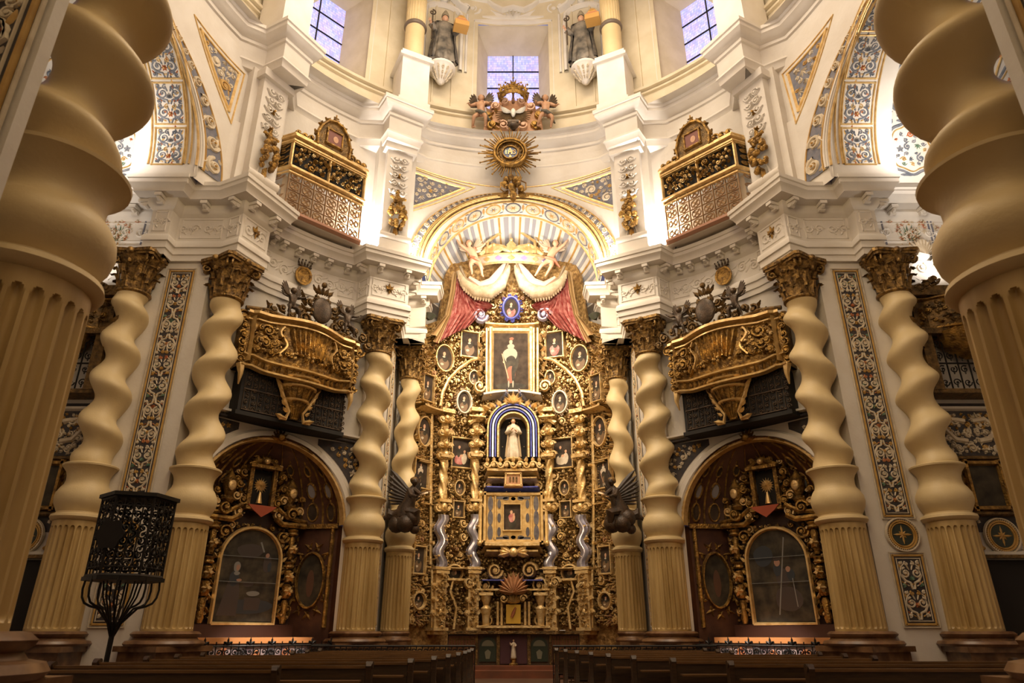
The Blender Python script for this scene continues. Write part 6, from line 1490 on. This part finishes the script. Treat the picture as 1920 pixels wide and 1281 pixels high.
g = MB(); g.ball((0, -.36, .8), (.12, .1, .2), 12)
g.ball((0, -.42, .58), .08, 8)
for q in (-1, 1):
    for k in range(6): leaf(g, lambda u, v, h: f(u, v, h+.3), q*.08, .85, (pi/2-q*(pi/2-.35)) - q*.12*k+q*.25, .62-.05*k, .06, .05)
g.build('white_dove', mat('dove_white', (.72, .70, .62), .5), t)
g = MB(); g.ball((0, -.2, .22), (.3, .2, .2), 10); g.box((0, -.25, .35), (.5, .2, .12)); g.build('dark_shield', bronze, t)
for q in (-1, 1):
    an = thing('carved_putto', 'flesh-coloured winged putto at the %s of the crowned dove group' % side(q), 'cherub', (q*1.35, 22.55, 20.45), q*8, 'putti beside the crowned dove group')
    putto(an, 1.75, mat('putto_flesh', (.52, .30, .17), .5, col2=(.42, .22, .12), scale=6), dict(pel=(0, 0, .42), ch=(q*.02, -.02, .68), lel=(-.24, -.06, .66), rel=(.24, -.06, .66), lwr=(-.26, -.2, .6), rwr=(.26, -.2, .58), lkn=(-.14, -.14, .26), rkn=(.14, -.14, .24), lan=(-.2, .02, .06), ran=(.12, .0, .05)), wm=bronze, sash=mat('dark_sash', (.14, .13, .10), .6))
g = MB(); ring = lambda u, v, h: ((.78+h+.25*v)*sin(u), -(.78+h+.25*v)*cos(u), v)
for v in (0, .28): g.strip([(2*pi*i/36, v) for i in range(37)], .05, ring, .05)
g.grid([[ring(2*pi*i/36, v, 0) for i in range(37)] for v in (0, .28)])
for k in range(12):
    u = 2*pi*k/12
    for d in (-.8, -.3, .3, .8): leaf(g, ring, u, .28, pi/2+d, .4 if k % 2 else .6, .09, .08)
    g.ball(ring(u, .75 if k % 2 else .95, 0), .07, 6)
for k in range(6):
    a = pi*k/3+pi/6; g.tube([(.85*cos(a), .85*sin(a), .35), (.8*cos(a), .8*sin(a), .8), (.4*cos(a), .4*sin(a), 1.15), (0, 0, 1.15)], .06, 6)
    for z, r in ((.6, .85), (.95, .62), (1.15, .35)): g.ball((r*cos(a), r*sin(a), z), .1, 6)
g.ball((0, 0, 1.3), .15, 8); g.box((0, 0, 1.55), (.05, .05, .3)); g.box((0, 0, 1.58), (.2, .05, .05)); co_ = g.build('openwork_crown', oldgold, t, (0, -.1, 1.62)); co_.scale = (.74, .74, .66)

t = thing('sunburst_medallion', 'gilded sunburst medallion with blue monogram hanging at the centre of the ring cornice', 'medallion', (-.12, 22.5, 19.12)); t.scale = (.86, 1, .86); f = flat()
g = MB(); g.prism([(.72*cos(a), .72*sin(a)) for a in [2*pi*i/40 for i in range(40)]], f, -.15, .05, 0); g.build('disc', darkgold, t)
g = MB()
for r, w_, h_ in ((.74, .1, .16), (.62, .04, .12), (.36, .05, .1)): g.strip([(r*cos(a), r*sin(a)) for a in [2*pi*i/40 for i in range(41)]], w_, lambda u, v, h: f(u, v, h+.03), h_)
for k in range(16): leaf(g, lambda u, v, h: f(u, v, h+.05), .5*cos(2*pi*k/16), .5*sin(2*pi*k/16), 2*pi*k/16+1.2, .16, .05, .05)
g.build('moulded_rim', oldgold, t)
g = MB(); rnd = random.Random(3)
for k in range(60):
    a = 2*pi*k/60+.03; L_ = (1.45 if k % 3 == 0 else 1.12 if k % 3 == 1 else 1.3)*(1+rnd.uniform(-.05, .05)); y = rnd.uniform(-.05, .05)
    g.tube([(.75*cos(a), y, .75*sin(a)), (L_*cos(a), y-.05, L_*sin(a))], [.05, .022], 5)
    if k % 3 == 0: g.ball((L_*cos(a), y-.05, L_*sin(a)), .045, 6)
g.build('sun_rays', oldgold, t)
g = MB(); f2 = lambda u, v, h: f(u, v, h+.05); g.prism([(.33*cos(a), .33*sin(a)) for a in [2*pi*i/30 for i in range(30)]], f2, 0, .02, 0)
def bar(x0, y0, x1, y1, w_=.022): 
    d = hypot(x1-x0, y1-y0); nx, ny = -(y1-y0)/d*w_, (x1-x0)/d*w_; g.prism([(x0+nx, y0+ny), (x0-nx, y0-ny), (x1-nx, y1-ny), (x1+nx, y1+ny)], f2, .02, .05, 1)
bar(-.2, -.1, -.2, .14); bar(-.09, -.1, -.09, .14); bar(.07, -.1, .07, .14); bar(-.09, .02, .07, .02); bar(-.01, .02, -.01, .24); bar(-.06, .17, .04, .17)
pS = [(.25, .11), (.2, .14), (.15, .1), (.19, .04), (.24, -.01), (.22, -.08), (.16, -.1), (.13, -.06)]; g.strip(pS, .02, lambda u, v, h: f2(u, v, h+.03), .02, 1)
for q in (-1, 0, 1): bar(q*.05, -.28, 0, -.14, .014)
g.build('monogram_field', [blueshield, goldplain], t)
t = thing('cherub_finial', 'cluster of gilded cherub heads and leaves hanging below the sunburst medallion', 'ornament', (0, 22.6, 17.1)); g = MB()
rnd = random.Random(6)
for k in range(16): g.ball((rnd.uniform(-.34, .34), -.1-rnd.random()*.25, .35+rnd.uniform(-.25, .4)), rnd.uniform(.1, .16), 8)
for q in (-1, 1):
    for k in range(3): leaf(g, flat(0, -.1), q*.2, .0+.1*k, pi/2-q*(1.6+.3*k), .42, .12, .1)
    g.tube([(q*.3, -.1, .7), (q*.5, -.1, .6), (q*.5, -.1, .3), (q*.35, -.1, .15)], .03, 5)
g.ball((0, -.3, -.1), .15, 8); leaf(g, flat(0, -.1), 0, .1, -pi/2, .45, .14, .12); g.build('cherub_cluster', oldgold, t)

# ---------------------------------------------------------------- dark flying angels
for s in (-1, 1):
    p = at_y(762 if s < 0 else 1162, 1000, 23.3)
    t = thing('dark_angel', 'dark carved angel with raised wings kneeling on a cloud against the %s slim column' % side(s), 'angel', p, 0)
    rb_ = lambda x: x*(-s)                     # lean toward the altar
    robed_m = mat('dark_angel_wood', (.028, .017, .010), .45, .1, col2=(.075, .04, .018), scale=5, bump=.4)
    H = 1.55
    c = MB(); rnd = random.Random(2)
    for k in range(14): a = rnd.uniform(0, 6.3); r = rnd.uniform(0, .35); c.ball((r*cos(a)-rb_(.05), r*sin(a)*.7, .3+rnd.uniform(-.2, .3)), rnd.uniform(.16, .3), 10)
    c.tube([(-rb_(.3), 0, .5), (-rb_(.62), .0, .62), (-rb_(.66), 0, .8)], [.2, .16, .05], 8); c.build('cloud', robed_m, t)
    b = MB()
    b.tube([(-rb_(.1), .05, .55), (-rb_(.05), 0, .8), (rb_(.05), -.03, 1.05), (rb_(.1), -.04, 1.3), (rb_(.14), -.05, 1.45), (rb_(.15), -.05, 1.55)], [.34, .3, .2, .2, .13, .07], 14)
    b.tube([(rb_(.0), -.1, .7), (rb_(.32), -.25, .62), (rb_(.3), -.15, .25)], [.2, .17, .1], 10); b.tube([(-rb_(.15), -.05, .7), (-rb_(.45), -.05, .55), (-rb_(.75), .0, .5), (-rb_(.85), 0, .42)], [.2, .14, .07, .05], 10)
    b.tube([(rb_(.2), -.1, 1.42), (rb_(.42), -.2, 1.25), (rb_(.7), -.3, 1.3)], [.09, .07, .045], 8); hand(b, (rb_(.7), -.3, 1.3), (rb_(.8), -.3, .2), .15)
    b.tube([(rb_(.02), -.1, 1.42), (rb_(.12), -.3, 1.2), (rb_(.35), -.45, 1.12)], [.09, .07, .045], 8); hand(b, (rb_(.35), -.45, 1.12), (rb_(.8), -.3, .1), .15)
    b.build('draped_body', robed_m, t)
    h = MB(); head(h, (rb_(.2), -.1, 1.68), .14, 0, rb_(.5)); h.build('head', robed_m, t)
    h = MB(); h.ball((rb_(.17), -.06, 1.73), (.14, .15, .13), 12, mod=lambda d: 1+.09*sin(d.x*15)*sin(d.z*13)); h.build('curly_hair', darkgold, t)
    w_ = MB()
    for q, L_ in ((1, .95), (-1, .7)):
        for k in range(8):
            a = radians(132+7*k) if q > 0 else radians(80-6*k); l = L_*(1-.07*k); b0 = Vector((rb_(-.02-.02*k) if q > 0 else rb_(.1), .12, 1.42-.06*k)); d = Vector((rb_(cos(a)), .15, sin(a))); n_ = Vector((-d.z, 0, d.x))
            w_.grid([[b0+d*l*t_+n_*(ww*l), b0+d*l*t_-Vector((0, .04, 0)), b0+d*l*t_-n_*(ww*l)] for t_, ww in ((0, .06), (.4, .09), (.8, .08), (1.08, .01))])
    w_.build('wings', mat('dark_feathers', (.03, .022, .016), .6, col2=(.06, .04, .03), scale=9), t)

# ---------------------------------------------------------------- iron pulpit
t = thing('iron_pulpit', 'black wrought-iron pulpit cage on a slender stem before the left white pilaster', 'pulpit', (-7.05, 13.0, 0)); t.scale = (.9, .9, .955); Rp = .68
vx = [(Rp*cos(pi/3*k+.35), Rp*sin(pi/3*k+.35)) for k in range(6)]
g = MB()
for z, r in ((3.72, .035), (2.3, .04), (3.55, .02), (2.45, .02)): g.tube([(x*1.0, y, z) for x, y in vx+[vx[0]]], r, 6)
g.build('cage_hoops', iron, t); g = MB(); g.prism([(x*1.12, y*1.12) for x, y in vx], lambda u, v, h: (u, v, h), 3.73, 3.8); g.F([g.P((x*1.12, y*1.12, 3.73)) for x, y in vx][::-1])
g.build('top_rim', iron, t); g = MB(); g.prism([(x*1.1, y*1.1) for x, y in vx], lambda u, v, h: (u, v, h), 2.22, 2.29); g.F([g.P((x*1.1, y*1.1, 2.22)) for x, y in vx][::-1])
g.build('cage_floor', iron, t)
for k in range(6):
    a, b = Vector(vx[k]), Vector(vx[(k+1) % 6]); d = (b-a); L_ = d.length; d /= L_; n_ = Vector((d.y, -d.x))
    fp_ = lambda u, v, h, a=a, d=d, n_=n_: (a.x+d.x*u+n_.x*h, a.y+d.y*u+n_.y*h, v)
    g = MB(); g.tube([fp_(0, 2.25, 0), fp_(0, 3.75, 0)], .03, 6)
    for j in (1, 2, 3): g.tube([fp_(L_*j/4, 2.3, 0), fp_(L_*j/4, 3.7, 0)], .014, 5)
    for j in range(4):
        for i in range(5):
            u, v = L_*(j+.5)/4, 2.5+.26*i; scroll(g, fp_, u, v, .085, 1.3, 1 if (i+j) % 2 else -1, i, .02, .02); leaf(g, fp_, u, v+.1, pi/2+.6, .12, .03, .02)
    g.build('grille_panel', iron, t)
g = MB(); g.tube([(0, 0, 0), (0, 0, .6), (0, 0, 1.5)], [.07, .05, .05], 8); g.lathe([(.3, 0), (.28, .05), (.12, .1), (.08, .2)], 12)
for k in range(8):
    a = 2*pi*k/8+.35; g.tube([(0, 0, 1.2), (.12*cos(a), .12*sin(a), 1.5), (.35*cos(a), .35*sin(a), 1.75), (.5*cos(a), .5*sin(a), 1.79), (.6*cos(a), .6*sin(a), 1.84), (.66*cos(a), .66*sin(a), 1.94), (.68*cos(a), .68*sin(a), 2.08), (.66*cos(a), .66*sin(a), 2.28)], .022, 5)
    g.tube([(.08*cos(a), .08*sin(a), 1.45), (.3*cos(a), .3*sin(a), 1.95), (.35*cos(a), .35*sin(a), 2.25)], .018, 5)
g.build('stem_and_branches', iron, t)
g = MB(); f = flat(0, -.72, 0); g.prism([(-.05+.26*cos(a)*(1+.1*cos(6*a)), 3.0+.26*sin(a)*(1+.1*cos(6*a))) for a in [2*pi*i/36 for i in range(36)]], f, 0, .04); g.build('central_boss', iron, t)

# ---------------------------------------------------------------- pews
def make_pew(name_label, x0, x1, Y, s):
    t = thing('pew', name_label, 'pew', ((x0+x1)/2, Y, 0), 0, 'rows of pews'); W = x1-x0; t.scale = (1, .9, .76)
    g = MB(); g.box((0, 0, .80), (W-.1, .035, .62)); g.build('backrest', wood, t)
    g = MB(); g.box((0, 0, 1.13), (W-.08, .085, .045)); g.build('top_rail', woodedge, t)
    g = MB(); g.box((0, .26, .46), (W-.1, .42, .04)); g.box((0, -.12, .35), (W-.1, .03, .05)); g.build('seat', wood, t)
    g = MB(); g.box((0, -.22, .92), (W-.15, .2, .03)); g.build('book_ledge', woodedge, t)
    for q in (-1, 1):
        g = MB(); x = q*W/2
        pr = [(-.2, 0), (.5, 0), (.5, .5), (.3, .62), (.1, .75), (.07, 1.0), (.08, 1.14), (.02, 1.22), (-.06, 1.22), (-.11, 1.15), (-.08, 1.0), (-.1, .5), (-.2, .1)]
        g.prism(pr, lambda u, v, h: (x+h, u, v), -.035, .035); g.F([g.P((x-.035, u, v)) for u, v in pr][::-1])
        for h_ in (-.045, .02): g.tube([(x+h_, -.015, 1.16), (x+h_+.025, -.015, 1.16)], .065, 10)
        g.build('end_panel', wood, t)
    return t
ORD = ['second', 'third', 'fourth', 'fifth', 'sixth', 'seventh', 'eighth', 'ninth', 'tenth', 'eleventh', 'twelfth']
for s, rows_ in ((-1, ((9.0, 2.85), (10.1, 1.95), (11.2, 1.55), (12.3, 1.32), (13.4, 1.18), (14.5, 1.08), (15.6, 1.02), (16.7, 1.0), (17.8, 1.0))),
                 (1, ((9.3, 3.6), (10.4, 2.95), (11.5, 2.4), (12.6, 1.98), (13.7, 1.7), (14.8, 1.5), (15.9, 1.32), (17.0, 1.16), (18.1, 1.02)))):
    for k, (Y, xi) in enumerate(rows_):
        xo = (6.3 if k == 0 else 6.2) if s < 0 else 7.6
        if Y > 12: xo = 6.0
        if Y > 15.5: xo = 4.6
        last = k == len(rows_)-1
        l = ('dark wooden pew nearest the viewer, %s of the aisle' if k == 0 else 'dark wooden pew farthest from the viewer, %s of the aisle' if last else 'dark wooden pew, '+ORD[k-1]+' from the viewer on the %s of the aisle') % side(s)
        x0, x1 = (-xo, -xi) if s < 0 else (xi, xo)
        make_pew(l, x0, x1, Y, s)
# chancel railing each side of the aisle
for s in (-1, 1):
    t = thing('communion_rail', 'low black iron rail in front of the altar, %s of the aisle' % side(s), 'railing', (s*3.1, 19.2, 0), 0, 'low iron rails before the altar'); g = MB()
    for z in (.3, .95): g.tube([(-2.1, 0, z), (2.1, 0, z)], .025, 5)
    for k in range(29): g.tube([(-2.1+.15*k, 0, 0), (-2.1+.15*k, 0, .95)], .014, 5)
    g.build('rails_and_bars', iron, t); g = MB()
    for k in range(28): scroll(g, flat(), -2.02+.15*k, .82, .07, 1.2, 1, 0, .018, .02)
    g.build('iron_scrolls', iron, t)
# ---------------------------------------------------------------- little lamps
def lamp(label, loc, tgt):
    t = thing('spotlight', label, 'lamp', loc, 0, 'small spotlights'); g = MB(); d = (Vector(tgt)-Vector(loc)).normalized()
    g.tube([Vector((0, 0, 0)), d*.14], [.06, .08], 10); g.tube([Vector((0, .0, 0)), Vector((0, .1, -.12))], .02, 5); g.build('housing', iron, t)
    g = MB(); g.ball(d*.15, .055, 8); g.build('bulb', lampglow, t)
for s in (-1, 1):
    pz = at_y(135 if s < 0 else 1788, 903, 17.2); lamp('small glowing ball beside the %s column under the wall balcony' % side(s), pz, (s*9, 12, 4))  # glowing bulb stands for a bright round point on the wall
    lamp('small spotlight on the main cornice under the %s upper balcony' % side(s), polar(9.5, s*37, ZC+.12), polar(10, s*40, 16))
